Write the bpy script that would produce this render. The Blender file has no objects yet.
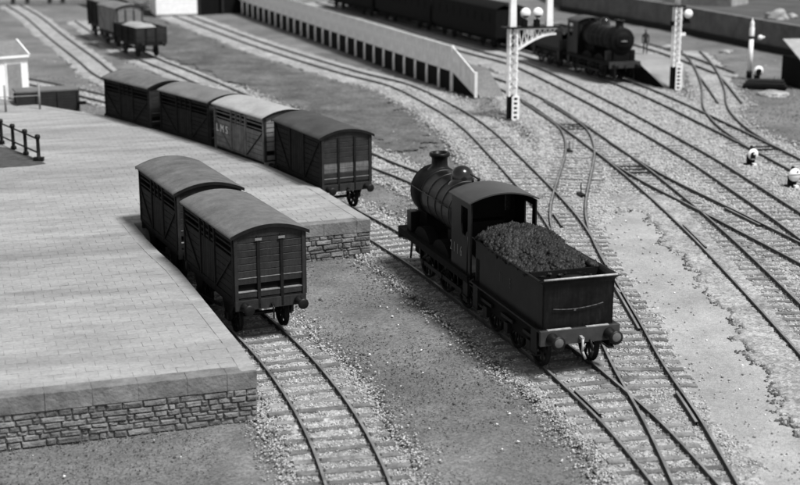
import bpy, math, random
import numpy as np
from mathutils import Vector, Matrix, noise

random.seed(7)
rng = np.random.default_rng(7)
R = math.radians
scene = bpy.context.scene
C = scene.collection

# ------------------------------------------------------------------ camera, light, exposure
cam_data = bpy.data.cameras.new('camera')
cam_data.lens = 63.0
cam_data.sensor_width = 36.0
cam_data.clip_start = 0.5
cam_data.clip_end = 900.0
cam_data.dof.use_dof = True
cam_data.dof.focus_distance = 43.0
cam_data.dof.aperture_fstop = 0.42
cam = bpy.data.objects.new('camera', cam_data)
C.objects.link(cam)
cam.location = (0, 0, 13.3)
cam.rotation_euler = (R(90 - 14.4), 0, 0)
scene.camera = cam

SUN_ELEV, SUN_AZ = 60.0, 128.0        # azimuth measured clockwise from +Y
world = bpy.data.worlds.new('World')
scene.world = world
world.use_nodes = True
wn, wl = world.node_tree.nodes, world.node_tree.links
bg = wn['Background']
sky = wn.new('ShaderNodeTexSky')
sky.sky_type = 'NISHITA'
sky.sun_disc = False
sky.sun_elevation = R(SUN_ELEV)
sky.sun_rotation = R(SUN_AZ)
bw = wn.new('ShaderNodeRGBToBW')
wl.new(sky.outputs[0], bw.inputs[0])
wl.new(bw.outputs[0], bg.inputs[0])
bg.inputs[1].default_value = 0.09

sun_data = bpy.data.lights.new('sun', 'SUN')
sun_data.energy = 3.4
sun_data.angle = R(12)
sun = bpy.data.objects.new('sun', sun_data)
C.objects.link(sun)
sd = Vector((math.sin(R(SUN_AZ)) * math.cos(R(SUN_ELEV)), math.cos(R(SUN_AZ)) * math.cos(R(SUN_ELEV)), math.sin(R(SUN_ELEV))))
sun.rotation_euler = sd.to_track_quat('Z', 'Y').to_euler()
scene.view_settings.view_transform = 'Standard'
scene.view_settings.look = 'None'
scene.view_settings.exposure = 0.68
scene.view_settings.gamma = 1.0

# ------------------------------------------------------------------ materials (black and white place: greys only)
def mat(name, v, dark=0.75, light=1.25, scale=3.0, rough=0.85, bump=0.0, bscale=40.0, spec=0.3,
        detail=6.0, island=0.0, metal=0.0, voronoi=0.0, vscale=12.0, stretch=None, streak=0.0, wpos=False, mottle=0.0, spin=0.0):
    m = bpy.data.materials.new(name)
    m.use_nodes = True
    n, l = m.node_tree.nodes, m.node_tree.links
    b = n['Principled BSDF']
    b.inputs['Roughness'].default_value = rough
    b.inputs['Specular IOR Level'].default_value = spec
    b.inputs['Metallic'].default_value = metal
    tc = n.new('ShaderNodeTexCoord')
    src = tc.outputs['Object']
    if wpos:
        gp = n.new('ShaderNodeNewGeometry'); src = gp.outputs['Position']
    if spin:
        mr0 = n.new('ShaderNodeMapping'); mr0.inputs['Rotation'].default_value = (0, 0, spin)
        l.new(src, mr0.inputs[0]); src = mr0.outputs[0]
    if stretch:
        mp = n.new('ShaderNodeMapping'); mp.inputs['Scale'].default_value = stretch
        l.new(src, mp.inputs[0]); src = mp.outputs[0]
    ns = n.new('ShaderNodeTexNoise'); ns.inputs['Scale'].default_value = scale; ns.inputs['Detail'].default_value = detail
    ns.inputs['Roughness'].default_value = 0.65
    l.new(src, ns.inputs['Vector'])
    mr = n.new('ShaderNodeMapRange')
    mr.inputs['From Min'].default_value = 0.3; mr.inputs['From Max'].default_value = 0.7
    mr.inputs['To Min'].default_value = v * dark; mr.inputs['To Max'].default_value = v * light
    l.new(ns.outputs[0], mr.inputs['Value'])
    val = mr.outputs[0]
    def mul(a, bsock_or_val):
        k = n.new('ShaderNodeMath'); k.operation = 'MULTIPLY'
        l.new(a, k.inputs[0])
        if isinstance(bsock_or_val, float): k.inputs[1].default_value = bsock_or_val
        else: l.new(bsock_or_val, k.inputs[1])
        return k.outputs[0]
    if island:
        g = n.new('ShaderNodeNewGeometry'); oi = n.new('ShaderNodeObjectInfo')
        ad = n.new('ShaderNodeMath'); ad.operation = 'ADD'
        l.new(g.outputs['Random Per Island'], ad.inputs[0]); l.new(oi.outputs['Random'], ad.inputs[1])
        fr = n.new('ShaderNodeMath'); fr.operation = 'FRACT'; l.new(ad.outputs[0], fr.inputs[0])
        r2 = n.new('ShaderNodeMapRange'); r2.inputs['To Min'].default_value = 1 - island; r2.inputs['To Max'].default_value = 1 + island
        l.new(fr.outputs[0], r2.inputs['Value'])
        val = mul(val, r2.outputs[0])
    if mottle:
        n3 = n.new('ShaderNodeTexNoise'); n3.inputs['Scale'].default_value = scale * 0.35; n3.inputs['Detail'].default_value = 6
        n3.inputs['Roughness'].default_value = 0.7
        l.new(src, n3.inputs['Vector'])
        r5 = n.new('ShaderNodeMapRange'); r5.inputs['From Min'].default_value = 0.35; r5.inputs['From Max'].default_value = 0.65
        r5.inputs['To Min'].default_value = 1 - mottle; r5.inputs['To Max'].default_value = 1 + mottle * 0.6
        l.new(n3.outputs[0], r5.inputs['Value']); val = mul(val, r5.outputs[0])
        n4 = n.new('ShaderNodeTexNoise'); n4.inputs['Scale'].default_value = 9.0; n4.inputs['Detail'].default_value = 8
        n4.inputs['Roughness'].default_value = 0.8
        l.new(src if not stretch else (gp.outputs['Position'] if wpos else tc.outputs['Object']), n4.inputs['Vector'])
        r6 = n.new('ShaderNodeMapRange'); r6.inputs['From Min'].default_value = 0.3; r6.inputs['From Max'].default_value = 0.7
        r6.inputs['To Min'].default_value = 1 - mottle * 0.9; r6.inputs['To Max'].default_value = 1 + mottle * 0.9
        l.new(n4.outputs[0], r6.inputs['Value']); val = mul(val, r6.outputs[0])
        vo = n.new('ShaderNodeTexVoronoi'); vo.inputs['Scale'].default_value = vscale
        l.new(src, vo.inputs['Vector'])
        r3 = n.new('ShaderNodeMapRange'); r3.inputs['To Min'].default_value = 1 - voronoi; r3.inputs['To Max'].default_value = 1 + voronoi
        sx = n.new('ShaderNodeSeparateXYZ'); l.new(vo.outputs['Color'], sx.inputs[0])
        l.new(sx.outputs[0], r3.inputs['Value'])
        val = mul(val, r3.outputs[0])
    if streak:
        mp2 = n.new('ShaderNodeMapping'); mp2.inputs['Scale'].default_value = (9, 9, 0.8)
        l.new(tc.outputs['Object'], mp2.inputs[0])
        n2 = n.new('ShaderNodeTexNoise'); n2.inputs['Scale'].default_value = 2.0; n2.inputs['Detail'].default_value = 4
        l.new(mp2.outputs[0], n2.inputs['Vector'])
        r4 = n.new('ShaderNodeMapRange'); r4.inputs['From Min'].default_value = 0.35; r4.inputs['From Max'].default_value = 0.65
        r4.inputs['To Min'].default_value = 1 - streak; r4.inputs['To Max'].default_value = 1 + streak
        l.new(n2.outputs[0], r4.inputs['Value'])
        val = mul(val, r4.outputs[0])
    l.new(val, b.inputs['Base Color'])
    if bump:
        nb = n.new('ShaderNodeTexNoise'); nb.inputs['Scale'].default_value = bscale; nb.inputs['Detail'].default_value = 5
        l.new(src, nb.inputs['Vector'])
        bp = n.new('ShaderNodeBump'); bp.inputs['Strength'].default_value = bump; bp.inputs['Distance'].default_value = 0.05
        l.new(nb.outputs[0], bp.inputs['Height'])
        l.new(bp.outputs[0], b.inputs['Normal'])
    return m

M = {}
M['earth'] = mat('earth', 0.14, 0.72, 1.25, 0.45, 0.95, 1.0, 9, detail=12, voronoi=0.30, vscale=19, mottle=0.32)
M['ballast'] = mat('ballast_chippings', 0.29, 0.75, 1.25, 0.8, 0.95, 1.0, 14, detail=10, voronoi=0.38, vscale=12, mottle=0.2)
M['stone_chip'] = mat('stone_chip', 0.335, 0.8, 1.2, 3, 0.9, island=0.5)
M['clump'] = mat('dark_clump', 0.075, 0.6, 1.4, 3, 0.95, island=0.5)
M['cinder'] = mat('smooth_cinder', 0.325, 0.82, 1.14, 0.6, 0.9, 0.7, 25, detail=12, voronoi=0.14, vscale=18, mottle=0.2)
M['paving'] = mat('paving', 0.275, 0.74, 1.2, 0.9, 0.85, 0.5, 22, detail=10, island=0.045, wpos=True, spin=R(-17.9), stretch=(0.22, 1.0, 1.0), mottle=0.24)
M['paving_bed'] = mat('paving_bed', 0.20, 0.8, 1.2, 1.0, 0.9)
M['coping'] = mat('coping_stone', 0.16, 0.6, 1.35, 2.0, 0.9, 0.6, 12, detail=8, island=0.05, wpos=True, mottle=0.18)
M['walling'] = mat('walling_stone', 0.16, 0.55, 1.4, 3.0, 0.9, 1.0, 14, detail=8, island=0.28, wpos=True, mottle=0.2)
M['mortar'] = mat('recessed_mortar', 0.10, 0.6, 1.4, 6, 0.95)
M['sleeper'] = mat('sleeper_wood', 0.165, 0.55, 1.45, 2.0, 0.9, 0.8, 14, island=0.3, wpos=True, mottle=0.3)
M['timber_dark'] = mat('dark_timber', 0.016, 0.6, 1.4, 2.0, 0.85)
M['rail'] = mat('rusty_rail', 0.045, 0.7, 1.5, 2.0, 0.6, spec=0.5)
M['railtop'] = mat('rail_head', 0.16, 0.5, 1.6, 1.5, 0.4, spec=0.6)
M['van_side'] = mat('van_paint', 0.010, 0.55, 1.5, 3, 0.8, 0.2, 20, streak=0.3, island=0.3, spec=0.12)
M['van_end'] = mat('van_end_paint', 0.017, 0.6, 1.4, 3, 0.75, 0.2, 20, streak=0.2, island=0.2)
M['van_iron'] = mat('van_ironwork', 0.008, 0.6, 1.5, 4, 0.7, spec=0.15)
M['van_edge'] = mat('lit_edge_and_bracket', 0.18, 0.6, 1.4, 6, 0.7)  # pale colour for light on the low plank edges, also for brackets
M['van_grey'] = mat('pale_grey_van_paint', 0.12, 0.6, 1.4, 3, 0.75, 0.2, 20, streak=0.2, island=0.15)
M['van_pale'] = mat('pale_van_and_lit_end', 0.20, 0.8, 1.2, 3, 0.8)
M['rail_dull'] = mat('dusty_rail', 0.10, 0.7, 1.3, 2, 0.8)
M['lit_plank_lip'] = mat('lit_plank_lip', 0.06, 0.6, 1.4, 6, 0.7)
M['load'] = mat('load_sheet', 0.30, 0.8, 1.1, 2, 0.8)
M['roof'] = mat('roof_canvas', 0.115, 0.72, 1.28, 2.2, 0.75, 0.25, 18, detail=9, mottle=0.16)
M['roof_mid'] = mat('roof_canvas_mid', 0.15, 0.8, 1.2, 1.2, 0.75, 0.25, 18, detail=9, mottle=0.16)
M['roof_pale'] = mat('roof_canvas_pale', 0.33, 0.85, 1.12, 1.2, 0.75, 0.2, 18, detail=9, mottle=0.16)
M['roof_dark'] = mat('roof_canvas_dark', 0.05, 0.7, 1.3, 1.2, 0.7, 0.25, 18, detail=9, mottle=0.16)
M['iron'] = mat('black_iron', 0.006, 0.6, 1.6, 3, 0.5, spec=0.2)
M['loco'] = mat('locomotive_black', 0.0045, 0.4, 2.3, 2.0, 0.42, spec=0.17, streak=0.4, mottle=0.4)
M['loco_soot'] = mat('sooty_black', 0.005, 0.7, 1.5, 3, 0.7, spec=0.1)
M['band'] = mat('boiler_band', 0.005, 0.8, 1.2, 3, 0.4)
M['cabroof'] = mat('cab_roof_paint', 0.03, 0.6, 1.3, 0.9, 0.38, spec=0.6)
M['dome'] = mat('polished_dome', 0.010, 0.8, 1.2, 2, 0.2, spec=0.55)
M['beam'] = mat('buffer_beam_paint', 0.035, 0.7, 1.3, 4, 0.6)
M['steel'] = mat('worn_steel', 0.35, 0.6, 1.3, 6, 0.4, spec=0.6)
M['coal'] = mat('coal', 0.013, 0.4, 1.8, 2.5, 0.6, island=0.8, spec=0.3, mottle=0.5)
M['white'] = mat('white_paint', 0.85, 0.85, 1.08, 2.5, 0.6)
M['fence'] = mat('cream_fence_paint', 0.82, 0.80, 1.12, 1.6, 0.75, 0.2, 10, streak=0.16)
M['letter'] = mat('letter_white', 0.85, 0.6, 1.2, 6, 0.7)
M['letter_dim'] = mat('letter_worn', 0.075, 0.6, 1.2, 6, 0.7)
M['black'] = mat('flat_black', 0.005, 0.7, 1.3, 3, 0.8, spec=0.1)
M['glass'] = mat('dark_glass', 0.02, 0.9, 1.1, 3, 0.12, spec=0.7)
M['wall_dark'] = mat('dark_retaining_wall', 0.13, 0.7, 1.3, 0.8, 0.9, 0.5, 4)
M['wall_base'] = mat('wall_footing', 0.015, 0.7, 1.3, 2, 0.9)
M['hutroof'] = mat('hut_roof_felt', 0.16, 0.8, 1.2, 3, 0.9)
M['door_grey'] = mat('grey_door_paint', 0.22, 0.8, 1.2, 3, 0.8)
M['pale_rock'] = mat('pale_stone', 0.30, 0.7, 1.2, 1.5, 0.9, 0.8, 4)
M['cloth'] = mat('dark_clothing', 0.03, 0.8, 1.3, 8, 0.9)
M['skin'] = mat('skin_tone', 0.25, 0.9, 1.1, 8, 0.7)
M['grit'] = mat('grit', 0.155, 0.8, 1.2, 3, 0.95, island=0.5)
M['boss'] = mat('lit_buffer_face', 0.10, 0.6, 1.3, 6, 0.5)
M['roof_worn'] = mat('roof_canvas_worn', 0.10, 0.65, 1.35, 1.6, 0.8, 0.3, 18, detail=9, mottle=0.22)
M['turf'] = mat('rough_turf', 0.095, 0.55, 1.5, 0.5, 0.95, 1.0, 6, detail=12, voronoi=0.25, vscale=8, mottle=0.3)
M['ramp_dark'] = mat('dark_ramp_opening', 0.055, 0.6, 1.5, 2.5, 0.95, 1.0, 12)

# ------------------------------------------------------------------ mesh helpers
class MB:
    def __init__(s):
        s.v, s.f, s.mi = [], [], []
        s.sm = []
    def add(s, v, f, mi=0, smooth=False):
        o = len(s.v); s.v += [tuple(p) for p in v]
        s.f += [tuple(i + o for i in q) for q in f]
        s.mi += [mi] * len(f); s.sm += [smooth] * len(f)
        return s
    def box(s, x0, x1, y0, y1, z0, z1, mi=0, top=0.0, jit=0.0):
        t = top
        v = [(x0, y0, z0), (x1, y0, z0), (x1, y1, z0), (x0, y1, z0), (x0 + t, y0 + t, z1), (x1 - t, y0 + t, z1), (x1 - t, y1 - t, z1), (x0 + t, y1 - t, z1)]
        if jit: v = [(a + random.uniform(-jit, jit), b + random.uniform(-jit, jit), c + random.uniform(-jit, jit)) for a, b, c in v]
        return s.add(v, [(0, 3, 2, 1), (4, 5, 6, 7), (0, 1, 5, 4), (1, 2, 6, 5), (2, 3, 7, 6), (3, 0, 4, 7)], mi)
    def bar(s, a, b, w, h=None, mi=0):
        # square-section bar from a to b
        a, b = Vector(a), Vector(b); h = h or w
        d = (b - a).normalized(); up = Vector((0, 0, 1)) if abs(d.z) < 0.95 else Vector((0, 1, 0))
        sx = d.cross(up).normalized() * (w / 2); sy = sx.cross(d).normalized() * (h / 2)
        v = [p + i * sx + j * sy for p in (a, b) for i, j in ((-1, -1), (1, -1), (1, 1), (-1, 1))]
        return s.add(v, [(0, 3, 2, 1), (4, 5, 6, 7), (0, 1, 5, 4), (1, 2, 6, 5), (2, 3, 7, 6), (3, 0, 4, 7)], mi)
    def tube(s, a, b, r, r2=None, n=12, mi=0, caps=True):
        a, b = Vector(a), Vector(b); r2 = r if r2 is None else r2
        d = (b - a).normalized(); up = Vector((0, 0, 1)) if abs(d.z) < 0.95 else Vector((0, 1, 0))
        sx = d.cross(up).normalized(); sy = sx.cross(d)
        o = len(s.v)
        for p, rr in ((a, r), (b, r2)):
            for k in range(n):
                t = 2 * math.pi * k / n
                s.v.append(tuple(p + sx * math.cos(t) * rr + sy * math.sin(t) * rr))
        for k in range(n):
            s.f.append((o + k, o + (k + 1) % n, o + n + (k + 1) % n, o + n + k)); s.mi.append(mi); s.sm.append(True)
        if caps:
            s.f.append(tuple(o + k for k in range(n))[::-1]); s.f.append(tuple(o + n + k for k in range(n)))
            s.mi += [mi, mi]; s.sm += [False, False]
        return s
    def lathe(s, prof, c=(0, 0, 0), axis='z', n=24, mi=0):
        o = len(s.v)
        for r, h in prof:
            for k in range(n):
                t = 2 * math.pi * k / n; a, b = r * math.cos(t), r * math.sin(t)
                p = (a, b, h) if axis == 'z' else ((a, h, b) if axis == 'y' else (h, a, b))
                s.v.append((c[0] + p[0], c[1] + p[1], c[2] + p[2]))
        for j in range(len(prof) - 1):
            for k in range(n):
                q = (o + j * n + k, o + j * n + (k + 1) % n, o + (j + 1) * n + (k + 1) % n, o + (j + 1) * n + k)
                s.f.append(q); s.mi.append(mi); s.sm.append(True)
        return s
    def prism(s, pts, y0, y1, mi=0, smooth=False):
        # outline in xz pushed along y
        n = len(pts)
        v = [(x, y0, z) for x, z in pts] + [(x, y1, z) for x, z in pts]
        s.add(v, [(k, (k + 1) % n, n + (k + 1) % n, n + k) for k in range(n)], mi, smooth)
        s.add(v[:n], [tuple(range(n))[::-1]], mi); s.add(v[n:], [tuple(range(n))], mi)
        return s
    def slab(s, pts, z0, z1, mi=0):
        # outline in xy pushed along z
        n = len(pts)
        v = [(x, y, z0) for x, y in pts] + [(x, y, z1) for x, y in pts]
        s.add(v, [(k, (k + 1) % n, n + (k + 1) % n, n + k) for k in range(n)] + [tuple(range(n))[::-1], tuple(range(n, 2 * n))], mi)
        return s
    def mesh(s, name, mats):
        me = bpy.data.meshes.new(name)
        me.from_pydata(s.v, [], s.f)
        for m in (mats if isinstance(mats, (list, tuple)) else [mats]): me.materials.append(m)
        me.polygons.foreach_set('material_index', s.mi)
        me.polygons.foreach_set('use_smooth', s.sm)
        me.update()
        return me
    def build(s, name, mats, parent=None, bevel=0.0, fix=True):
        me = s.mesh(name, mats)
        if fix:
            import bmesh
            bm = bmesh.new(); bm.from_mesh(me)
            bmesh.ops.recalc_face_normals(bm, faces=bm.faces)
            bm.to_mesh(me); bm.free()
        o = bpy.data.objects.new(name, me); C.objects.link(o)
        if parent: o.parent = parent
        if bevel:
            b = o.modifiers.new('bevel', 'BEVEL'); b.width = bevel; b.segments = 2; b.limit_method = 'ANGLE'
        return o

def inst(name, me, parent, loc=(0, 0, 0), rz=0.0, sc=None):
    o = bpy.data.objects.new(name, me); C.objects.link(o)
    o.parent = parent; o.location = loc; o.rotation_euler = (0, 0, rz)
    if sc: o.scale = sc
    return o

def tag(o, label=None, cat=None, group=None, kind=None):
    if label: o['label'] = label
    if cat: o['category'] = cat
    if group: o['group'] = group
    if kind: o['kind'] = kind
    return o

def empty(name, loc=(0, 0, 0), rz=0.0):
    o = bpy.data.objects.new(name, None); C.objects.link(o)
    o.location = loc; o.rotation_euler = (0, 0, rz)
    o.empty_display_size = 0.3
    return o

def thing(name, label, cat, loc=(0, 0, 0), rz=0.0, group=None, kind=None):
    return tag(empty(name, loc, rz), label, cat, group, kind)

def copy_tree(o, parent=None):
    c = o.copy(); C.objects.link(c)
    if parent: c.parent = parent
    for ch in o.children: copy_tree(ch, c)
    return c

def catmull(P, step=0.5):
    P = [Vector(p) for p in P]
    P = [2 * P[0] - P[1]] + P + [2 * P[-1] - P[-2]]
    out = []
    for i in range(1, len(P) - 2):
        a, b, c, d = P[i - 1:i + 3]
        n = max(1, int((c - b).length / step))
        for k in range(n):
            t = k / n
            out.append(0.5 * ((2 * b) + (c - a) * t + (2 * a - 5 * b + 4 * c - d) * t * t + (3 * b - a - 3 * c + d) * t ** 3))
    out.append(P[-2])
    # smooth measured points a little
    for _ in range(12):
        out = [out[0]] + [(out[i - 1] + 2 * out[i] + out[i + 1]) / 4 for i in range(1, len(out) - 1)] + [out[-1]]
    return out

def inpoly(x, y, poly):
    c = False; n = len(poly)
    for i in range(n):
        x1, y1 = poly[i]; x2, y2 = poly[(i + 1) % n]
        if (y1 > y) != (y2 > y) and x < (x2 - x1) * (y - y1) / (y2 - y1) + x1: c = not c
    return c

# ------------------------------------------------------------------ layout of the tracks (centre lines, metres)
TR = {
 'A': [(-9.0, 51.3), (-8.2, 49.5), (-6.42, 45.5), (-6.07, 44.5), (-3.95, 39.75), (-3.2, 37.8), (-2.55, 35.9), (-2.05, 34.3), (-1.63, 32.7), (-1.25, 31.0), (-0.92, 29.35), (-0.6, 27.0), (-0.4, 24.5)],
 'T2': [(-27, 90), (-19.5, 80.3), (-15.06, 74.9), (-11.45, 70.2), (-7.9, 65.5), (-4.8, 61.0), (-2.2, 56.0), (-1.5, 54.5), (-0.38, 51.9), (0.6, 49.5), (1.5, 47.1), (3.05, 42.5), (4.78, 37.5), (5.08, 36.1), (5.37, 35.0), (5.78, 33.6), (6.15, 31.5), (6.47, 29.28), (7.0, 26.0)],
 'T4': [(-30, 163), (-24.0, 149.0), (-12.3, 119.8), (-4.0, 101.5), (0.0, 94.1), (2.75, 84.3), (3.83, 79.4), (4.5, 75.2), (5.1, 70.0), (5.65, 65.0), (6.1, 60.6), (6.45, 56.8), (6.62, 53.9), (6.66, 49.5), (6.66, 45.4), (6.72, 40.8), (6.70, 37.8), (6.76, 35.9), (6.88, 34.5), (6.93, 32.0), (6.92, 29.3), (6.98, 25.5)],
 'X': [(8.3, 87.0), (9.1, 81.5), (9.6, 77.5), (9.55, 74.0), (9.18, 70.1), (8.45, 65.7), (7.6, 60.8), (7.04, 57.4), (6.72, 54.0), (6.6, 50.6), (6.62, 48.0)],
 'T3': [(-31.5, 140), (-24.5, 121), (-19.6, 109), (-14.6, 98.4), (-8.0, 83.5), (-1.3, 67.4), (-0.05, 65.0), (0.72, 63.5), (2.2, 60.2), (3.8, 56), (5.2, 52), (6.15, 48), (6.6, 44.5)],
 'T10': [(-44, 160), (-37.8, 145), (-30.5, 125), (-24.3, 108.6), (-20.5, 98.5), (-15.8, 90), (-10.5, 82.5), (-6.5, 76.5), (-3.6, 71.5)],
 'T12': [(-34, 104), (-25.1, 95.5), (-19.3, 88.8), (-15.5, 84), (-12, 79), (-9, 74)],
 'T6': [(-14, 157), (-8, 139), (-1.2, 118.5), (4.4, 101.5), (6.68, 95.1), (8.6, 86.2), (9.55, 79.0), (10.4, 72.0), (11.05, 65.9), (11.55, 59.4), (11.8, 55.2), (12.0, 51.0), (12.2, 43.4), (12.27, 38.0), (12.3, 33), (12.3, 28)],
 'T6b': [(10.3, 72.6), (10.9, 67.8), (11.75, 62.7), (12.95, 57.6), (14.0, 53.0), (15.0, 48.5), (15.9, 44.0)],
 'T7': [(-7, 152), (0, 130), (6, 113), (9.3, 104.0), (12.35, 86.4), (13.35, 79.4), (14.3, 72.3), (14.95, 66.5), (15.4, 60.8), (15.75, 56.5), (16.0, 52.0), (16.2, 46)],
 'T8': [(-9, 162), (2, 134), (9.5, 113.2), (12.5, 104), (15.2, 95.3), (16.75, 86.4), (17.62, 79.6), (18.25, 74.6), (18.75, 70.0), (19.3, 64.5), (19.8, 58)],
 'T9': [(23.6, 114), (22.9, 106.5), (21.8, 98.5), (20.6, 91.5), (19.15, 84.3), (18.55, 78.0), (18.6, 72.5), (18.9, 68.5)],
 'T9b': [(22.7, 104.5), (21.95, 99.5), (21.25, 93), (20.45, 86.2)],
 'T9c': [(20.4, 119), (21.9, 111), (22.9, 103.5), (23.3, 100.2)],
}
HALF = {'A': 1.45, 'T2': 1.7, 'T4': 2.1, 'X': 2.4, 'T3': 1.6, 'T10': 1.5, 'T12': 1.2, 'T6': 2.2, 'T6b': 2.2, 'T7': 2.6, 'T8': 2.0, 'T9': 1.4, 'T9b': 1.2, 'T9c': 1.2}
PATHS = {k: catmull(v, 0.5) for k, v in TR.items()}

# distance to the nearest track edge (negative inside its ballast), on demand for arrays
def inpoly_np(X, Y, poly):
    c = np.zeros(X.shape, bool); n = len(poly)
    for i in range(n):
        x1, y1 = poly[i]; x2, y2 = poly[(i + 1) % n]
        if y1 == y2: continue
        c ^= ((y1 > Y) != (y2 > Y)) & (X < (x2 - x1) * (Y - y1) / (y2 - y1) + x1)
    return c
def path_wobble(X, Y):
    return X + 0.5 * (vnoise(X, Y, 2.5, 12) + vnoise(X, Y, 0.8, 13) + 0.8 * vnoise(X, Y, 5.5, 15))

def track_dist(X, Y):
    D = np.full(X.shape, 99.0)
    for k, p in PATHS.items():
        a = np.array([(q.x, q.y) for q in p])[::3]
        for i in range(len(a) - 1):
            ax, ay = a[i]; bx, by = a[i + 1]
            m = (np.abs(Y - (ay + by) / 2) < 6)
            if not m.any(): continue
            x, y = X[m], Y[m]; dx, dy = bx - ax, by - ay
            t = np.clip(((x - ax) * dx + (y - ay) * dy) / (dx * dx + dy * dy), 0, 1)
            d = np.hypot(x - ax - t * dx, y - ay - t * dy) - HALF[k]
            D[m] = np.minimum(D[m], d)
    return D

def vnoise(X, Y, s, seed=0):
    # smooth value noise on arrays
    g = np.random.default_rng(seed).random((257, 257))
    x = X * s + 1000.3; y = Y * s + 1000.7
    xi = np.floor(x).astype(int); yi = np.floor(y).astype(int)
    fx = x - xi; fy = y - yi; fx = fx * fx * (3 - 2 * fx); fy = fy * fy * (3 - 2 * fy)
    a = g[xi % 256, yi % 256]; b = g[(xi + 1) % 256, yi % 256]; c = g[xi % 256, (yi + 1) % 256]; d = g[(xi + 1) % 256, (yi + 1) % 256]
    return (a * (1 - fx) + b * fx) * (1 - fy) + (c * (1 - fx) + d * fx) * fy - 0.5

PATH_POLY = [(8.1, 54.5), (9.3, 57.5), (10.0, 57.0), (10.35, 51.4), (10.3, 46.6), (10.25, 42.0), (10.3, 39.1), (10.1, 35.0), (10.1, 31), (10.1, 26), (8.4, 26), (8.3, 30), (8.1, 36), (8.1, 39.1), (8.1, 45.4), (7.9, 50)]

def fast_mesh(name, V, F, mats, kind, smooth=False, extra=None):
    me = bpy.data.meshes.new(name)
    me.vertices.add(len(V)); me.vertices.foreach_set('co', np.asarray(V, np.float32).ravel())
    k = F.shape[1]
    me.loops.add(F.size); me.loops.foreach_set('vertex_index', F.astype(np.int32).ravel())
    me.polygons.add(len(F)); me.polygons.foreach_set('loop_start', np.arange(0, F.size, k, dtype=np.int32))
    if smooth: me.polygons.foreach_set('use_smooth', np.ones(len(F), bool))
    me.materials.append(mats); me.update(calc_edges=True); me.validate()
    o = bpy.data.objects.new(name, me); C.objects.link(o)
    o['kind'] = kind
    return o

def warped_grid(nu, nv, u0, u1, y0, y1):
    u = np.linspace(u0, u1, nu); v = np.exp(np.linspace(math.log(y0), math.log(y1), nv))
    U, Yy = np.meshgrid(u, v, indexing='ij')
    return U * (Yy + 6), Yy

def grid_faces(nu, nv):
    i, j = np.meshgrid(np.arange(nu - 1), np.arange(nv - 1), indexing='ij')
    a = (i * nv + j).ravel()
    return np.stack([a, a + nv, a + nv + 1, a + 1], 1)

# ------------------------------------------------------------------ ground, path, ballast
X, Y = warped_grid(330, 420, -0.75, 0.75, 12, 420)
Z = -0.07 + 0.05 * vnoise(X, Y, 0.35, 1) + 0.05 * vnoise(X, Y, 1.3, 2) + 0.04 * vnoise(X, Y, 3.7, 3)
g = fast_mesh('ground', np.stack([X, Y, Z], -1).reshape(-1, 3), grid_faces(330, 420), M['earth'], 'structure', True)
tag(g, 'dull rough earth between and beyond the railway tracks')

nu, nv = 560, 860
X, Y = warped_grid(nu, nv, -0.34, 0.36, 24, 165)
D = track_dist(X, Y)
edge = 0.28 * vnoise(X, Y, 0.9, 5) + 0.22 * vnoise(X, Y, 3.1, 6) + 0.14 * vnoise(X, Y, 8, 7)
IN = D + edge
h = np.clip(-IN / 0.35, -1, 1)
Z = -0.06 + 0.07 * h + 0.035 * vnoise(X, Y, 5.5, 8) + 0.045 * vnoise(X, Y, 11, 9)
Z = np.where(IN > 0.3, -0.3, Z)
onpath = inpoly_np(path_wobble(X, Y), Y, PATH_POLY)
Z = np.where((X > 9.3) & (X < 12) & (Y < 60) & ~onpath, np.maximum(Z + 0.05, 0.045 + 0.03 * vnoise(X, Y, 9, 19)), Z)
Z = np.where(onpath, -0.14, Z)
F = grid_faces(nu, nv)
keep = (IN.ravel()[F] < 0.3).any(1)
b = fast_mesh('ballast', np.stack([X, Y, Z], -1).reshape(-1, 3), F[keep], M['ballast'], 'stuff', False)
tag(b, 'pale stone chippings packed round the sleepers of the tracks', 'ballast')

nu, nv = 380, 330
X, Y = warped_grid(nu, nv, -0.24, 0.12, 66, 160)
t3 = np.array([(q.y, q.x) for q in PATHS['T3']])[::-1]; t4 = np.array([(q.y, q.x) for q in PATHS['T4']])[::-1]
t3 = t3[np.argsort(t3[:, 0])]; t4 = t4[np.argsort(t4[:, 0])]
lo = np.interp(Y, t3[:, 0], t3[:, 1]) + 1.9; hi = np.interp(Y, t4[:, 0], t4[:, 1]) - 2.6
n_ = 1.6 * vnoise(X, Y, 0.3, 51) + 1.0 * vnoise(X, Y, 1.1, 52) + 0.5 * vnoise(X, Y, 4, 53)
msk = (X > lo + n_) & (X < hi + n_) & (Y > 72 + 4 * n_)
Z = 0.0 + 0.05 * vnoise(X, Y, 1.3, 2) + 0.08 * vnoise(X, Y, 6, 54)
F = grid_faces(nu, nv)
t_ = fast_mesh('rough_turf', np.stack([X, Y, Z], -1).reshape(-1, 3), F[msk.ravel()[F].all(1)], M['turf'], 'stuff', True)
tag(t_, 'rough dark turf between the row of vans and the fenced platform', 'turf')

nu, nv = 240, 620
X, Y = warped_grid(nu, nv, 0.10, 0.31, 25, 60)
pp = inpoly_np(path_wobble(X, Y), Y, [(q[0] + (0.45 if q[0] > 9.2 else -0.45), q[1]) for q in PATH_POLY]).ravel()
Z = -0.012 + 0.014 * vnoise(X, Y, 2, 14) + 0.01 * vnoise(X, Y, 8, 16)
F = grid_faces(nu, nv)
p = fast_mesh('path', np.stack([X, Y, Z], -1).reshape(-1, 3), F[pp[F].all(1)], M['cinder'], 'structure', True)
tag(p, 'smooth pale cinder path between two tracks')

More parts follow.
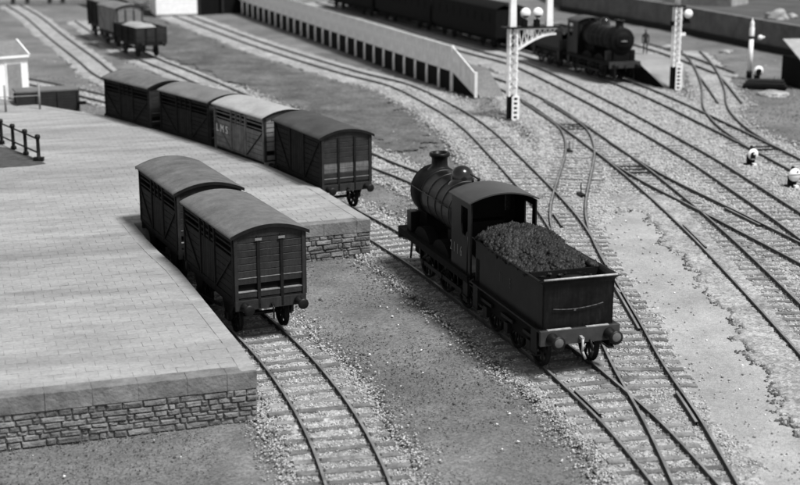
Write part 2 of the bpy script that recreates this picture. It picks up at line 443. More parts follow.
# loose chippings: small faceted stones
def scatter(name, P, size, zoff, m, label, cat, flat=0.6):
    n = len(P)
    base = np.array([(1, 0, 0), (0, 1, 0), (-1, 0, 0), (0, -1, 0), (0, 0, 1), (0, 0, -1)], float)
    tri = np.array([(0, 1, 4), (1, 2, 4), (2, 3, 4), (3, 0, 4), (1, 0, 5), (2, 1, 5), (3, 2, 5), (0, 3, 5)])
    V = base[None] * rng.uniform(0.6, 1.3, (n, 6, 1)) + rng.uniform(-0.25, 0.25, (n, 6, 3))
    V[:, :, 2] *= flat
    a = rng.uniform(0, 6.28, n); ca, sa = np.cos(a)[:, None], np.sin(a)[:, None]
    x = V[:, :, 0] * ca - V[:, :, 1] * sa; y = V[:, :, 0] * sa + V[:, :, 1] * ca
    V = np.stack([x, y, V[:, :, 2]], -1) * size[:, None, None]
    V[:, :, 0] += P[:, 0:1]; V[:, :, 1] += P[:, 1:2]; V[:, :, 2] += P[:, 2:3] + zoff
    Fx = (tri[None] + (np.arange(n) * 6)[:, None, None]).reshape(-1, 3)
    o = fast_mesh(name, V.reshape(-1, 3), Fx, m, 'stuff')
    return tag(o, label, cat)

def random_ground(n, y0, y1):
    y = np.exp(rng.uniform(math.log(y0), math.log(y1), n)); x = rng.uniform(-0.31, 0.31, n) * (y + 6)
    return x, y
x, y = random_ground(230000, 26, 95)
D = track_dist(x, y) + 0.28 * vnoise(x, y, 0.9, 5)
D = D - 0.65 * rng.random(len(x)) ** 3.2
onp = inpoly_np(path_wobble(x, y) + 0.5 * (rng.random(len(x)) ** 2) * (x < 9.2) , y, PATH_POLY)
m_ = ((D < 0.22) | ((x > 9.3) & (x < 12) & (y < 60))) & (~onp | (rng.random(len(x)) < 0.03))
x, y = x[m_], y[m_]
size = rng.uniform(0.022, 0.058, len(x)) * np.clip(y / 42, 0.8, 1.6)
scatter('loose_chippings', np.stack([x, y, np.full(len(x), 0.015)], -1), size, 0, M['stone_chip'], 'loose pale chippings lying over the ballast', 'gravel')
x, y = random_ground(95000, 26, 100)
D = track_dist(x, y); m_ = D > 0.1
x, y = x[m_], y[m_]
scatter('earth_grit', np.stack([x, y, np.full(len(x), -0.055)], -1), rng.uniform(0.010, 0.032, len(x)) * np.clip(y / 42, 0.8, 1.8), 0, M['grit'], 'mid grey grit lying over the bare earth', 'grit', 0.8)
x, y = random_ground(45000, 26, 90)
D = track_dist(x, y)
m_ = (D > 0.3) & (rng.random(len(x)) < 0.25 + 1.0 * np.clip(vnoise(x, y, 0.5, 21) * 2, 0, 1))
x, y = x[m_], y[m_]
scatter('earth_lumps', np.stack([x, y, np.full(len(x), -0.06)], -1), rng.uniform(0.012, 0.034, len(x)) * (1 + 1.2 * (rng.random(len(x)) > 0.97)), 0, M['clump'], 'dark crumbs of soil scattered over the bare earth', 'soil', 0.8)
# a few stray white chips
x, y = random_ground(420, 26, 110)
scatter('white_chips', np.stack([x, y, np.where(inpoly_np(x, y, [(-24, 27.13), (-3.66, 33.69), (-9.7, 49.6), (-1.1, 50.2), (-16, 74), (-40, 84)]), -0.3, 0.0)], -1), rng.uniform(0.02, 0.06, len(x)), 0, M['white'], 'a few stray white chips scattered over the ground', 'chips', 0.5)
# ragged clumps along the edges of the ballast
x, y = random_ground(190000, 27, 112)
D = track_dist(x, y) + 0.28 * vnoise(x, y, 0.9, 5) + 0.22 * vnoise(x, y, 3.1, 6)
m_ = (np.abs(D - 0.12) < 0.07) & (vnoise(x, y, 1.6, 31) > 0.02)
onp = inpoly_np(path_wobble(x, y), y, PATH_POLY)
lip = onp & ~inpoly_np(path_wobble(x, y) + 0.13, y, PATH_POLY) & (x > 9.3)  # clumps here stand in for the shaded right edge of the path
m_ = (m_ & ~onp & ~((x > 8.2) & (x < 11) & (y < 58))) | (lip & (vnoise(x, y, 2.2, 33) > -0.12))
x, y = x[m_], y[m_]
scatter('edge_clumps', np.stack([x, y, np.full(len(x), -0.01)], -1), rng.uniform(0.03, 0.08, len(x)), 0, M['clump'], 'dark clumps along the crumbling edges of the ballast, standing in for shade at the path edge', 'clumps', 0.9)

# ------------------------------------------------------------------ tracks
GA = 1.435
def rail_mesh(path, off, zo):
    mb = MB()
    # head and web profile
    prof = [(-0.075, 0.02), (-0.065, 0.045), (-0.022, 0.052), (-0.022, 0.100), (-0.036, 0.108), (-0.034, 0.140), (0.034, 0.140), (0.036, 0.108), (0.022, 0.100), (0.022, 0.052), (0.065, 0.045), (0.075, 0.02)]
    n = len(prof); vs = []; fs = []; mi = []
    for i, p in enumerate(path):
        a = path[max(0, i - 1)]; c = path[min(len(path) - 1, i + 1)]
        d = (c - a).normalized(); nn = Vector((-d.y, d.x)) * -1
        q = p + nn * off
        for (o, z) in prof: vs.append((q.x + nn.x * o, q.y + nn.y * o, z + zo))
    for i in range(len(path) - 1):
        for k in range(n - 1):
            fs.append((i * n + k, i * n + k + 1, (i + 1) * n + k + 1, (i + 1) * n + k)); mi.append(1 if k == 5 else 0)
    mb.v, mb.f, mb.mi, mb.sm = vs, fs, mi, [False] * len(fs)
    mb.add(vs[:n], [tuple(range(n))[::-1]]); mb.add(vs[-n:], [tuple(range(n))])
    return mb

sl = MB().box(-1.3, 1.3, -0.125, 0.125, -0.10, 0.0, top=0.008)
sleeper_me = sl.mesh('sleeper', M['sleeper'])
chair_me = MB().box(-0.13, 0.13, -0.09, 0.09, 0, 0.05, top=0.02).mesh('rail_chair', M['rail'])
TLAB = {
 'A': ('bay track with sleepers showing, curving from under the two vans to the bottom edge', 82),
 'T2': ('track beneath the steam locomotive and the row of four vans behind the platform', 78),
 'T4': ('track running beside the cream fence and passing right of the tender', 78),
 'X': ('short crossover track bending sharply behind and right of the coal tender', 80),
 'T3': ('track emerging behind the row of vans toward the locomotive chimney', 66),
 'T10': ('faint track in the upper left, left of the distant wagons', 0),
 'T12': ('faint track right of the white hut', 0),
 'T6': ('track passing just right of the bracket signal, then along the pale path', 78),
 'T6b': ('diverging track branching right from the points in the right half', 70),
 'T7': ('plain track between the distant locomotive and the pair of points at right', 72),
 'T8': ('track beneath the distant train, running down to the two small disc signals', 76),
 'T9': ('siding curving round right of the lattice signal into the far track', 78),
 'T9b': ('stub siding ending left of the white post signal', 0),
 'T9c': ('short rail spur behind the lattice signal', 0),
}
used_sleepers = []
for idx, (k, (lab, ymax)) in enumerate(TLAB.items()):
    t = thing('railway_track', lab, 'track', kind='structure')
    path = PATHS[k]
    if k == 'A': path = [q for q in path]
    zo = 0.003 * idx
    for sgn in (-1, 1):
        rail_mesh(path, sgn * (GA / 2 + 0.01), zo).build('rail', [M['rail_dull']] * 2 if k in ('T10', 'T12') else [M['rail'], M['railtop']], t, fix=False)
    acc = 0.0; nxt = 0.0
    for i in range(1, len(path)):
        d = (path[i] - path[i - 1]); L = d.length
        while nxt <= acc + L:
            q = path[i - 1] + d * ((nxt - acc) / L)
            nxt += 0.66
            if not (25 < q.y < ymax) or abs(q.x) > 0.30 * (q.y + 8): continue
            if any((q - u).length < (1.5 if kk != k else 0.3) for u, kk in used_sleepers): 
                continue
            rz = math.atan2(d.y, d.x) - math.pi / 2 + random.uniform(-0.02, 0.02)
            inst('sleeper', sleeper_me, t, (q.x + random.uniform(-.05, .05), q.y, 0.042 + random.uniform(-0.013, 0.012)), rz, (random.uniform(0.96, 1.05), random.uniform(0.9, 1.1), 1))
            used_sleepers.append((q, k))
        acc += L
    cm = MB()
    for q, kk in used_sleepers:
        if kk != k or q.y > 62: continue
        i_ = min(range(len(path)), key=lambda a_: (path[a_] - q).length); i_ = min(max(i_, 1), len(path) - 2)
        d = (path[i_ + 1] - path[i_ - 1]).normalized(); nn = Vector((-d.y, d.x))
        for s_ in (-1, 1):
            c_ = q + nn * s_ * (GA / 2 + 0.01)
            for s3 in (-1, 1):
                e_ = c_ + nn * s3 * 0.075
                cm.box(e_.x - 0.05, e_.x + 0.05, e_.y - 0.05, e_.y + 0.05, 0.03, 0.088, top=0.015)
    if cm.v: tag(cm.build('rail_chairs', M['rail'], t, fix=False), kind='stuff')
    t['_k'] = k
tracks = {o['_k']: o for o in C.objects if o.get('_k')}
for o in tracks.values(): del o['_k']

def check_rail(k, i0, i1, off):
    path = [q for q in PATHS[k] if i1 < q.y < i0]
    rail_mesh(path, off, 0.0).build('check_rail', [M['rail'], M['railtop']], tracks[k], fix=False)
check_rail('T2', 36.0, 33.6, GA / 2 - 0.14)
check_rail('T4', 35.6, 32.9, -GA / 2 + 0.14)
check_rail('T6', 54.5, 50.5, GA / 2 - 0.15)
check_rail('T4', 56.5, 53.6, GA / 2 - 0.55)
check_rail('T6b', 57.5, 54.0, -GA / 2 + 0.15)
check_rail('T4', 46.0, 40.6, -GA / 2 + 0.13)
# sunk point timbers and stretcher bars at the turnout toes
def point_timbers(k, y, n, wid=1.5):
    p = min(PATHS[k], key=lambda q: abs(q.y - y)); i = PATHS[k].index(p); d = (PATHS[k][i + 1] - p).normalized()
    rz = math.atan2(d.y, d.x) - math.pi / 2
    for j in range(n):
        q = p + d * (j * 0.75)
        o = MB().box(-wid / 2 - 0.2, wid / 2 + 0.1, -0.2, 0.2, 0.0, 0.055, top=0.01).build('point_timber', M['timber_dark'], tracks[k])
        o.location = (q.x, q.y, 0.0); o.rotation_euler.z = rz
        s = MB().box(-0.6, 0.6, -0.03, 0.03, 0.056, 0.085).build('stretcher_bar', M['iron'], tracks[k])
        s.location = (q.x, q.y, 0.0); s.rotation_euler.z = rz
point_timbers('T6', 78.6, 3)
point_timbers('T6', 66.2, 3)
point_timbers('T8', 71.5, 2)

# ------------------------------------------------------------------ the goods platform
PZ = 1.30
PLAT = [(-24, 27.13), (-3.66, 33.69), (-4.29, 35.68), (-6.07, 40.49), (-7.08, 43.20), (-8.04, 45.32), (-8.78, 47.09), (-9.73, 49.59), (-6.9, 50.9), (-5.75, 48.25), (-1.11, 50.22), (-3.30, 55.65), (-5.60, 59.9), (-8.95, 65.0), (-12.0, 69.2), (-15.7, 73.9), (-18.5, 76.2), (-23.5, 80.5), (-32, 86), (-40, 84), (-34, 27.13)]
plat = tag(MB().slab(PLAT, -0.3, PZ - 0.013).build('goods_platform', M['paving']), 'wide stone goods platform with paved top and bay for the two vans', kind='structure')
fd = Vector((0.952, 0.307)).normalized(); fn = Vector((-fd.y, fd.x))
ang = math.atan2(fd.y, fd.x)
org = Vector((-3.66, 33.69))
slab_me = []
for k in range(12):
    cut = 0.018 if k == 0 else (0.009 if k == 1 else 0.0)
    slab_me.append(MB().box(-0.2735, 0.2735 - cut, -0.1942 + cut * 0.3, 0.1942, -0.05, 0.0, top=0.002, jit=0.0025).mesh('paving_slab', M['paving']))
def edge_dist(p):
    best = 9e9
    for i in range(len(PLAT)):
        a, b_ = Vector(PLAT[i]), Vector(PLAT[(i + 1) % len(PLAT)])
        d = b_ - a; t = max(0, min(1, (p - a).dot(d) / d.length_squared))
        best = min(best, (p - a - d * t).length)
    return best
cells = []
for r in range(0, 150):
    for c in range(-45, 60):
        p = org + fn * (0.40 + r * 0.39 + 0.2) + fd * ((c + 0.5 * (r % 2)) * 0.55)
        if p.y > 82 or abs(p.x) > 0.31 * (p.y + 8) or not inpoly(p.x, p.y, PLAT): continue
        if edge_dist(p) < 0.52: continue
        cells.append(p)
cells.sort(key=lambda p: p.y)
for p in cells[:298]:
    inst('paving_slab', random.choice(slab_me), plat, (p.x, p.y, PZ + random.uniform(-0.004, 0.004)), ang + random.uniform(-0.004, 0.004))
mb = MB()
for p in cells[298:]:
    a = 0.2735; b2 = 0.1942; z = PZ + random.uniform(-0.005, 0.005); q = []
    for zz, ins in ((z - 0.05, 0), (z, 0.006)):
        for i, j in ((-1, -1), (1, -1), (1, 1), (-1, 1)):
            w = p + fd * (i * (a - ins)) + fn * (j * (b2 - ins)); q.append((w.x, w.y, zz))
    mb.add(q, [(4, 5, 6, 7), (0, 1, 5, 4), (1, 2, 6, 5), (2, 3, 7, 6), (3, 0, 4, 7)])
tag(mb.build('paving_slabs', M['paving'], plat, fix=False), kind='stuff')

def stone_me(L, H, D=0.16):
    mb = MB()
    nx = 3
    # front face pillowed, in xz, facing -y
    j = lambda a: random.uniform(-a, a)
    g_ = 0.016
    x0, x1, z0, z1 = -L / 2 + g_, L / 2 - g_, -H / 2 + g_, H / 2 - g_
    back = [(x0, D, z0), (x1, D, z0), (x1, D, z1), (x0, D, z1)]
    mid = [(x0 + j(.01), 0.0, z0 + j(.01)), (x1 + j(.01), 0.0, z0 + j(.01)), (x1 + j(.01), 0.0, z1 + j(.01)), (x0 + j(.01), 0.0, z1 + j(.01))]
    s = min(L, H) * 0.2
    fr = [(x0 + s, -0.03 + j(.02), z0 + s * .6), (x1 - s, -0.03 + j(.02), z0 + s * .6), (x1 - s, -0.03 + j(.02), z1 - s * .6), (x0 + s, -0.03 + j(.02), z1 - s * .6)]
    f = []
    for b0 in (0, 4):
        for k in range(4): f.append((b0 + k, b0 + (k + 1) % 4, b0 + 4 + (k + 1) % 4, b0 + 4 + k))
    f.append((8, 9, 10, 11))
    return mb.add(back + mid + fr, f).mesh('stone', M['walling'])
stones = {}
def stone_wall(p0, d, length, ztop, zbot, parent):
    nrm = Vector((d.y, -d.x)); an = math.atan2(d.y, d.x)
    z = ztop; row = 0
    while z > zbot + 0.05:
        H = random.choice([0.10, 0.15, 0.18, 0.20]); H = min(H, z - zbot)
        s = 0.0
        while s < length:
            L = random.choice([0.18, 0.25, 0.32, 0.40, 0.5, 0.6]); L = min(L, length - s)
            if length - s - L < 0.12: L = length - s
            key = (round(L, 2), round(H, 2), random.randint(0, 1))
            if key not in stones: stones[key] = stone_me(L, H)
            q = p0 + d * (s + L / 2) + nrm * (0.05 + random.uniform(-0.015, 0.03))
            o = inst('stone', stones[key], parent, (q.x, q.y, z - H / 2), an + random.uniform(-0.02, 0.02))
            s += L
        z -= H; row += 1
def coping_row(p0, d, length, parent, depth=0.42, H=0.46, proud=0.09):
    nrm = Vector((d.y, -d.x)); an = math.atan2(d.y, d.x); s = 0
    while s < length - 0.01:
        L = random.uniform(0.85, 1.35)
        if length - s - L < 0.5: L = length - s
        q = p0 + d * (s + L / 2) + nrm * proud
        o = MB().box(-L / 2 + 0.003, L / 2 - 0.003, 0, depth + proud, -H, 0.0, jit=0.004).build('coping_stone', M['coping'], parent, bevel=0.012)
        o.location = (q.x, q.y, PZ + 0.008 + random.uniform(-0.004, 0.006)); o.rotation_euler.z = an
        s += L
# front wall
p0 = org - fd * 9.6
coping_row(p0, fd, 9.6, plat)
stone_wall(p0, fd, 9.6, PZ - 0.455, -0.12, plat)
wb = Vector((-5.75, 48.25)); we = Vector((-1.11, 50.22)); d2 = (we - wb).normalized()
coping_row(wb, d2, (we - wb).length, plat)
stone_wall(wb, d2, (we - wb).length, PZ - 0.455, -0.12, plat)
# mortar backing just inside the faces
for a, dd, L in ((p0, fd, 9.58), (wb, d2, (we - wb).length - 0.02)):
    n_ = Vector((dd.y, -dd.x))
    mb = MB(); q = [a + dd * 0.01 + n_ * 0.03, a + dd * L + n_ * 0.03, a + dd * L - n_ * 0.1, a + dd * 0.01 - n_ * 0.1]
    mb.slab([(w.x, w.y) for w in q], -0.2, PZ - 0.44).build('mortar', M['mortar'], plat)
# plain flat edging stones round the other edges
def edging(pts, parent):
    for a, b_ in zip(pts[:-1], pts[1:]):
        a, b_ = Vector(a), Vector(b_); L = (b_ - a).length; n = max(1, round(L / 1.1)); d = (b_ - a) / L; nn = Vector((-d.y, d.x))
        for k in range(n):
            q = a + d * (L * (k + 0.5) / n)
            o = MB().box(-L / n / 2 + 0.006, L / n / 2 - 0.006, -0.01, 0.40, -0.16, 0.0, jit=0.003).build('edging_stone', M['paving'], parent)
            o.location = (q.x, q.y, PZ + 0.004 + random.uniform(-0.003, 0.003)); o.rotation_euler.z = math.atan2(d.y, d.x)
edging(PLAT[1:8], plat)
edging(PLAT[10:19], plat)
edging(PLAT[7:10], plat)

# dark sheet laid over the platform, standing in for a ramp opening
def blob_sheet(name, pts, z, m, label, cat, parent=None, kind=None):
    o = MB().slab(pts, z - 0.004, z).build(name, m, parent)
    return tag(o, label, cat, kind=kind)
dp = [(-18.77, 64.76), (-18.01, 64.00), (-17.35, 63.25), (-16.49, 62.05), (-15.61, 60.66), (-16.20, 60.21), (-16.93, 59.98), (-17.39, 59.76)]
dp = [(-21.5, 63.5)] + dp + [(-20, 57.6)]
blob_sheet('ramp_opening_sheet', dp, PZ + 0.02, M['ramp_dark'], 'dark sheet in place of a ramp opening beneath the post and rail fence at left edge', 'turf', kind='stuff')

# ------------------------------------------------------------------ post and rail fence at the left edge
pts = [(-18.90, 65.54), (-18.01, 64.00), (-17.10, 62.64), (-16.09, 61.34)]
e0 = Vector(pts[0]); e1 = Vector(pts[-1])
fence = thing('railing', 'thick post railing with two rails on the platform at left edge', 'railing', (e1.x, e1.y, PZ + 0.02), 0)
dirv = (e1 - e0) / 3
P = [e1 - dirv * k for k in range(6)]
for q in P:
    mb = MB(); x_, y_ = q.x - e1.x, q.y - e1.y
    mb.lathe([(0.0, 0), (0.14, 0), (0.14, 0.12), (0.085, 0.16), (0.08, 0.95), (0.11, 1.0), (0.13, 1.08), (0.10, 1.17), (0.0, 1.2)], (x_, y_, 0), n=12)
    mb.build('post', M['iron'], fence)
for z in (0.35, 0.98):
    a = P[0] - e1; b_ = P[-1] - e1
    MB().tube((a.x, a.y, z), (b_.x, b_.y, z), 0.04, n=8).build('rail', M['iron'], fence)
MB().box(-0.22, 0.22, -0.12, 0.12, 0.0, 0.16).build('foot_block', M['iron'], fence)

# ------------------------------------------------------------------ wagons
WR = 0.47; RZ = 0.143
def wheel_mesh(r=WR, spokes=8):
    mb = MB()
    mb.lathe([(r - 0.07, -0.065), (r + 0.03, -0.065), (r + 0.03, -0.035), (r, -0.03), (r, 0.065), (r - 0.07, 0.065), (r - 0.07, -0.065)], axis='x', n=28)
    mb.lathe([(0.0, -0.07), (0.1, -0.07), (0.1, 0.09), (0.0, 0.09)], axis='x', n=10)
    for k in range(spokes):
        t = 2 * math.pi * k / spokes
        mb.bar((0, 0.08 * math.cos(t), 0.08 * math.sin(t)), (0, (r - 0.05) * math.cos(t), (r - 0.05) * math.sin(t)), 0.05, 0.06)
    return mb.mesh('wheel', M['iron'])
wheel_me = wheel_mesh()
def buffer_me(flat=True, m='iron'):
    mb = MB()
    mb.lathe([(0.0, 0), (0.13, 0), (0.13, 0.05), (0.085, 0.09), (0.075, 0.30), (0.05, 0.31), (0.05, 0.42)], axis='y', n=16)
    mb.lathe([(0.05, 0.40), (0.165, 0.43), (0.16, 0.455), (0.10, 0.475), (0.0, 0.48)], axis='y', n=20)
    return mb.mesh('buffer', M[m])
buf_iron = buffer_me()
def axle_set(parent, y, halfw=0.7175, r=WR, me=None, axle=True):
    for sx in (-1, 1):
        o = inst('wheel', me or wheel_me, parent, (sx * (GA / 2 + 0.01), y, RZ + r))
        if sx > 0: o.rotation_euler.z = math.pi
    if axle: MB().tube((-0.74, y, RZ + r), (0.74, y, RZ + r), 0.06, n=8).build('axle', M['iron'], parent)
def roof_profile(hw, z0, rise, th=0.05, n=14):
    top = []; bot = []
    for k in range(n + 1):
        x_ = -hw + 2 * hw * k / n
        zz = z0 + rise * (1 - (x_ / hw) ** 2)
        top.append((x_, zz + th)); bot.append((x_, zz))
    return top + bot[::-1]

def make_van(label, loc, rz, style, L=5.1, group=None, W=2.22):
    t = thing('goods_van', label, 'goods van', (loc[0], loc[1], 0), rz, group)
    hw, hl = W / 2, L / 2
    side_m = {'slat': M['van_side'], 'lettered': M['van_grey'], 'plain': M['van_side'], 'pale': M['van_pale']}[style['body']]
    end_m = M[style.get('end', 'van_end')]
    fz, ez = 1.40, 3.32
    # underframe
    for sx in (-1, 1):
        MB().box(sx * (hw - 0.12) - 0.05, sx * (hw - 0.12) + 0.05, -hl, hl, 1.13, fz - 0.02).build('solebar', M['van_iron'], t)
    for sy in (-1, 1):
        MB().box(-hw, hw, sy * hl - 0.10 + (0.05 if sy > 0 else 0.05), sy * hl + 0.06 + (0.03 if sy > 0 else -0.03), 1.08, 1.39).build('headstock', end_m, t, bevel=0.01)
        for sx in (-1, 1):
            o = inst('buffer', buf_iron, t, (sx * 0.84, sy * (hl + 0.08), 1.22)); o.rotation_euler.z = 0 if sy > 0 else math.pi
        mb = MB(); y_ = sy * (hl + 0.09)
        mb.bar((0, y_, 1.22), (0, y_ + sy * 0.16, 1.20), 0.07); mb.tube((0, y_ + sy * 0.14, 1.2), (0, y_ + sy * 0.17, 0.98), 0.028, n=6); mb.tube((0, y_ + sy * 0.17, 0.98), (0.02, y_ + sy * 0.12, 0.78), 0.028, n=6)
        mb.build('coupling', M['iron'], t)
    for y in (-hl * 0.58, hl * 0.58):
        axle_set(t, y)
        for sx in (-1, 1):
            mb = MB(); x_ = sx * (hw - 0.13)
            mb.add([(x_ - .03, y - 0.5, 1.13), (x_ + .03, y - 0.5, 1.13), (x_ + .03, y + 0.5, 1.13), (x_ - .03, y + 0.5, 1.13), (x_ - .03, y - 0.1, 0.5), (x_ + .03, y - 0.1, 0.5), (x_ + .03, y + 0.1, 0.5), (x_ - .03, y + 0.1, 0.5)],
                   [(0, 1, 2, 3), (7, 6, 5, 4), (0, 4, 5, 1), (1, 5, 6, 2), (2, 6, 7, 3), (3, 7, 4, 0)])
            mb.box(x_ - 0.09, x_ + 0.09, y - 0.12, y + 0.12, 0.55, 0.78)
            mb.build('axle_guard', M['iron'], t)
    for sx in (-1, 1):
        MB().bar((sx * (hw + 0.02), -1.3, 0.95), (sx * (hw + 0.04), 1.35, 0.62), 0.05, 0.09).build('brake_lever', M['iron'], t)
    # floor
    MB().box(-hw, hw, -hl, hl, fz - 0.02, fz + 0.03).build('floor', M['van_iron'], t)
    # ends: horizontal planks with stanchions
    n = 9; ph = (ez - fz - 0.05) / n
    for sy in (-1, 1):
        y0 = sy * hl; yi = sy * (hl - 0.06)
        a, b_ = min(y0, yi), max(y0, yi)
        for k in range(n):
            if style['body'] in ('slat', 'lettered') and k == 1: continue    # low gap in a cattle van end
            z0 = fz + 0.05 + k * ph
            m_ = end_m
            if style.get('low_pale') and k in (2, 3): m_ = M['van_grey']
            jx = random.uniform(0, 0.008)
            o = MB().box(-hw + 0.09, hw - 0.09, a - jx, b_ + jx, z0 + 0.008, z0 + ph - 0.008).build('end_plank', [m_, M['van_edge']], t, bevel=0.008)
            if k not in (0, 2) and k < n - 1: MB().box(-hw + 0.10, hw - 0.10, a - 0.012, b_ + 0.012, z0 + ph - 0.022, z0 + ph - 0.009).build('lit_plank_edge', M['lit_plank_lip'], t)  # pale strip painting the lit top edge of the plank
            if k in (0, 2): MB().box(-hw + 0.10, hw - 0.10, a - 0.02, b_ + 0.02, z0 + ph - (0.02 if k else 0.03), z0 + ph - 0.001).build('lit_lip', M['van_edge'], t)  # brighter strip painting the light along the two low edges
        # black sheet standing in for the dark void behind the gap
        MB().box(-hw + 0.09, hw - 0.09, (a + b_) / 2 - 0.02 - sy * 0.07, (a + b_) / 2 + 0.02 - sy * 0.07, fz + 0.03, ez).build('dark_void_sheet', M['black'], t)
        for x_ in (-hw + 0.055, -0.36, 0.36, hw - 0.055):
            w = 0.055 if abs(x_) > 0.5 else 0.05
            z0 = 1.10 if abs(x_) < 0.5 else fz - 0.02
            yy = y0 + sy * 0.05
            MB().box(x_ - w, x_ + w, min(y0 - sy * 0.05, yy), max(y0 - sy * 0.05, yy), z0 - 0.001, ez + 0.02).build('end_post', M['van_end'] if abs(x_) > 0.5 else M['van_iron'], t, bevel=0.01)
        if style['body'] != 'plain':
            for x_ in (-0.36, 0.36):
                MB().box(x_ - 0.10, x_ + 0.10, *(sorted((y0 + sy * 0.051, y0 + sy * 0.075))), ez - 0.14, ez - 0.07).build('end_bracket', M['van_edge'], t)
        # curved top board under the roof
        arc = [(-hw + 2 * hw * k / 12, ez + 0.26 * (1 - ((-1 + 2 * k / 12)) ** 2) - 0.005) for k in range(13)]
        MB().prism([(-hw, ez - 0.03)] + arc + [(hw, ez - 0.03)], *(sorted((y0 + sy * 0.02, y0 - sy * 0.05)))).build('end_top_board', end_m, t)
    # sides
    for sx in (-1, 1):
        x0 = sx * hw; xi = sx * (hw - 0.05); a, b_ = min(x0, xi), max(x0, xi)
        body = style['body']
        nh = 9
        for k in range(nh):
            z0 = fz + 0.05 + k * ph
            opened = body in ('slat', 'lettered') and k in (6, 7)
            for (u0, u1) in ((-hl + 0.10, -0.78), (0.78, hl - 0.10)):
                if opened:
                    MB().box(a, b_, u0, u1, z0 + ph * 0.36, z0 + ph * 0.60).build('side_slat', side_m, t)
                else:
                    jx = random.uniform(0, 0.008)
                    MB().box(a - jx, b_ + jx, u0, u1, z0 + 0.008, z0 + ph - 0.008).build('side_plank', side_m, t, bevel=0.006)
        # doors: upright boards
        for k in range(6):
            u0 = -0.70 + k * 0.2335
            zt = ez - 0.62 if body in ('slat', 'lettered') else ez - 0.03
            MB().box(a, b_, u0 + 0.006, u0 + 0.2275, fz + 0.06, zt).build('door_board', side_m, t, bevel=0.006)
        if body in ('slat', 'lettered'):
            for k in range(3):
                z0 = ez - 0.56 + k * 0.19
                MB().box(a, b_, -0.70, 0.70, z0, z0 + 0.07).build('door_slat', side_m, t)
        for u in (-hl + 0.05, -0.74, 0.74, hl - 0.05, -0.25 if body in ('slat', 'lettered') else -0.02, 0.25 if body in ('slat', 'lettered') else 0.02):
            if abs(u) < 0.1: continue
            w = 0.045 if abs(u) > 0.5 else 0.03
            zb = fz - 0.02 if abs(u) > 0.5 else ez - 0.6
            xx = sorted((x0 + sx * 0.045, x0 - sx * 0.05))
            MB().box(xx[0], xx[1], u - w, u + w, zb, ez + 0.01).build('side_post', side_m, t, bevel=0.008)
        MB().box(*(sorted((x0 + sx * 0.03, x0 - sx * 0.05))), -hl + 0.10, hl - 0.10, fz + 0.0, fz + 0.05).build('side_rail', side_m, t)
        MB().box(*(sorted((x0 + sx * 0.03, x0 - sx * 0.05))), -hl + 0.10, hl - 0.10, ez - 0.05, ez).build('cant_rail', side_m, t)
        for s2 in (-1, 1):
            z1 = ez - 0.66 if body in ('slat', 'lettered') else ez - 0.1
            MB().bar((x0 + sx * 0.022, s2 * (hl - 0.12), z1), (x0 + sx * 0.022, s2 * 0.85, fz + 0.07), 0.06, 0.04).build('diagonal_brace', M['van_grey'] if body == 'lettered' and s2 * sx < 0 else M['van_iron'] if body == 'lettered' else side_m, t)
        # added black sheet inside so no light shows through the slats
        MB().box(*(sorted((x0 - sx * 0.30, x0 - sx * 0.33))), -hl + 0.1, hl - 0.1, fz + 0.03, ez).build('dark_inner_sheet', M['black'], t)
    # roof
    over = 0.10
    MB().prism(roof_profile(hw + 0.11, ez - 0.02, 0.30, 0.055), -hl - over, hl + over, smooth=True).build('roof', M[style['roof']], t)
    for sy in (-1, 1):
        pr = roof_profile(hw + 0.115, ez - 0.065, 0.30, 0.105)
        MB().prism(pr, *(sorted((sy * (hl + over + 0.004), sy * (hl + over + 0.022))))).build('roof_end_trim', M['van_iron'], t)
    return t

def by_eaves(a, b_, hw=1.22):
    # a far-left eave corner, b_ near-left eave corner -> centre and heading; thing's +y points away from camera
    a, b_ = Vector(a), Vector(b_); d = (a - b_).normalized(); n = Vector((d.y, -d.x))
    c = b_ + d * 2.62 + n * hw
    return (c.x, c.y), math.atan2(d.y, d.x) - math.pi / 2
def text_on(t, s, size, x, y, z, m, rot, name='lettering', ext=0.004, sx=1.0):
    cu = bpy.data.curves.new(name, 'FONT'); cu.body = s; cu.size = size; cu.extrude = ext; cu.align_x = 'CENTER'
    cu.materials.append(m)
    o = bpy.data.objects.new(name, cu); C.objects.link(o); o.parent = t; o.location = (x, y, z); o.rotation_euler = rot; o.scale = (sx, 1, 1)
    # to mesh
    dg = bpy.context.evaluated_depsgraph_get()
    me = bpy.data.meshes.new_from_object(o.evaluated_get(dg)); me.materials.clear(); me.materials.append(m)
    ob = bpy.data.objects.new(name, me); C.objects.link(ob); ob.parent = t; ob.location = (x, y, z); ob.rotation_euler = rot; ob.scale = (sx, 1, 1)
    bpy.data.objects.remove(o)
    return ob

GV = 'four wagons in line behind the platform'
c, a = by_eaves((-15.98, 74.17), (-12.64, 69.68)); make_van('leftmost dark slatted cattle van of the four lined up behind the platform, mid grey roof', c, a, {'body': 'slat', 'roof': 'roof', 'end': 'van_end'}, group=GV)
c, a = by_eaves((-12.08, 69.33), (-9.03, 65.06)); make_van('dark slatted cattle van with light grey roof, second from left in the line of four', c, a, {'body': 'slat', 'roof': 'roof_mid', 'end': 'van_end'}, group=GV)
c, a = by_eaves((-8.71, 64.75), (-6.02, 60.46)); lv = make_van('lettered cattle van with the palest roof, white letters and crossed side braces', c, a, {'body': 'lettered', 'roof': 'roof_pale', 'end': 'van_pale'}, group=GV)  # end paler than the sides, painting the sunlight on it
for i, ch in enumerate('LMS'):
    text_on(lv, ch, 0.50, -1.11 - 0.054, 2.15 - i * 0.50, 2.12, M['letter'], (R(90), 0, R(-90)), 'letter')
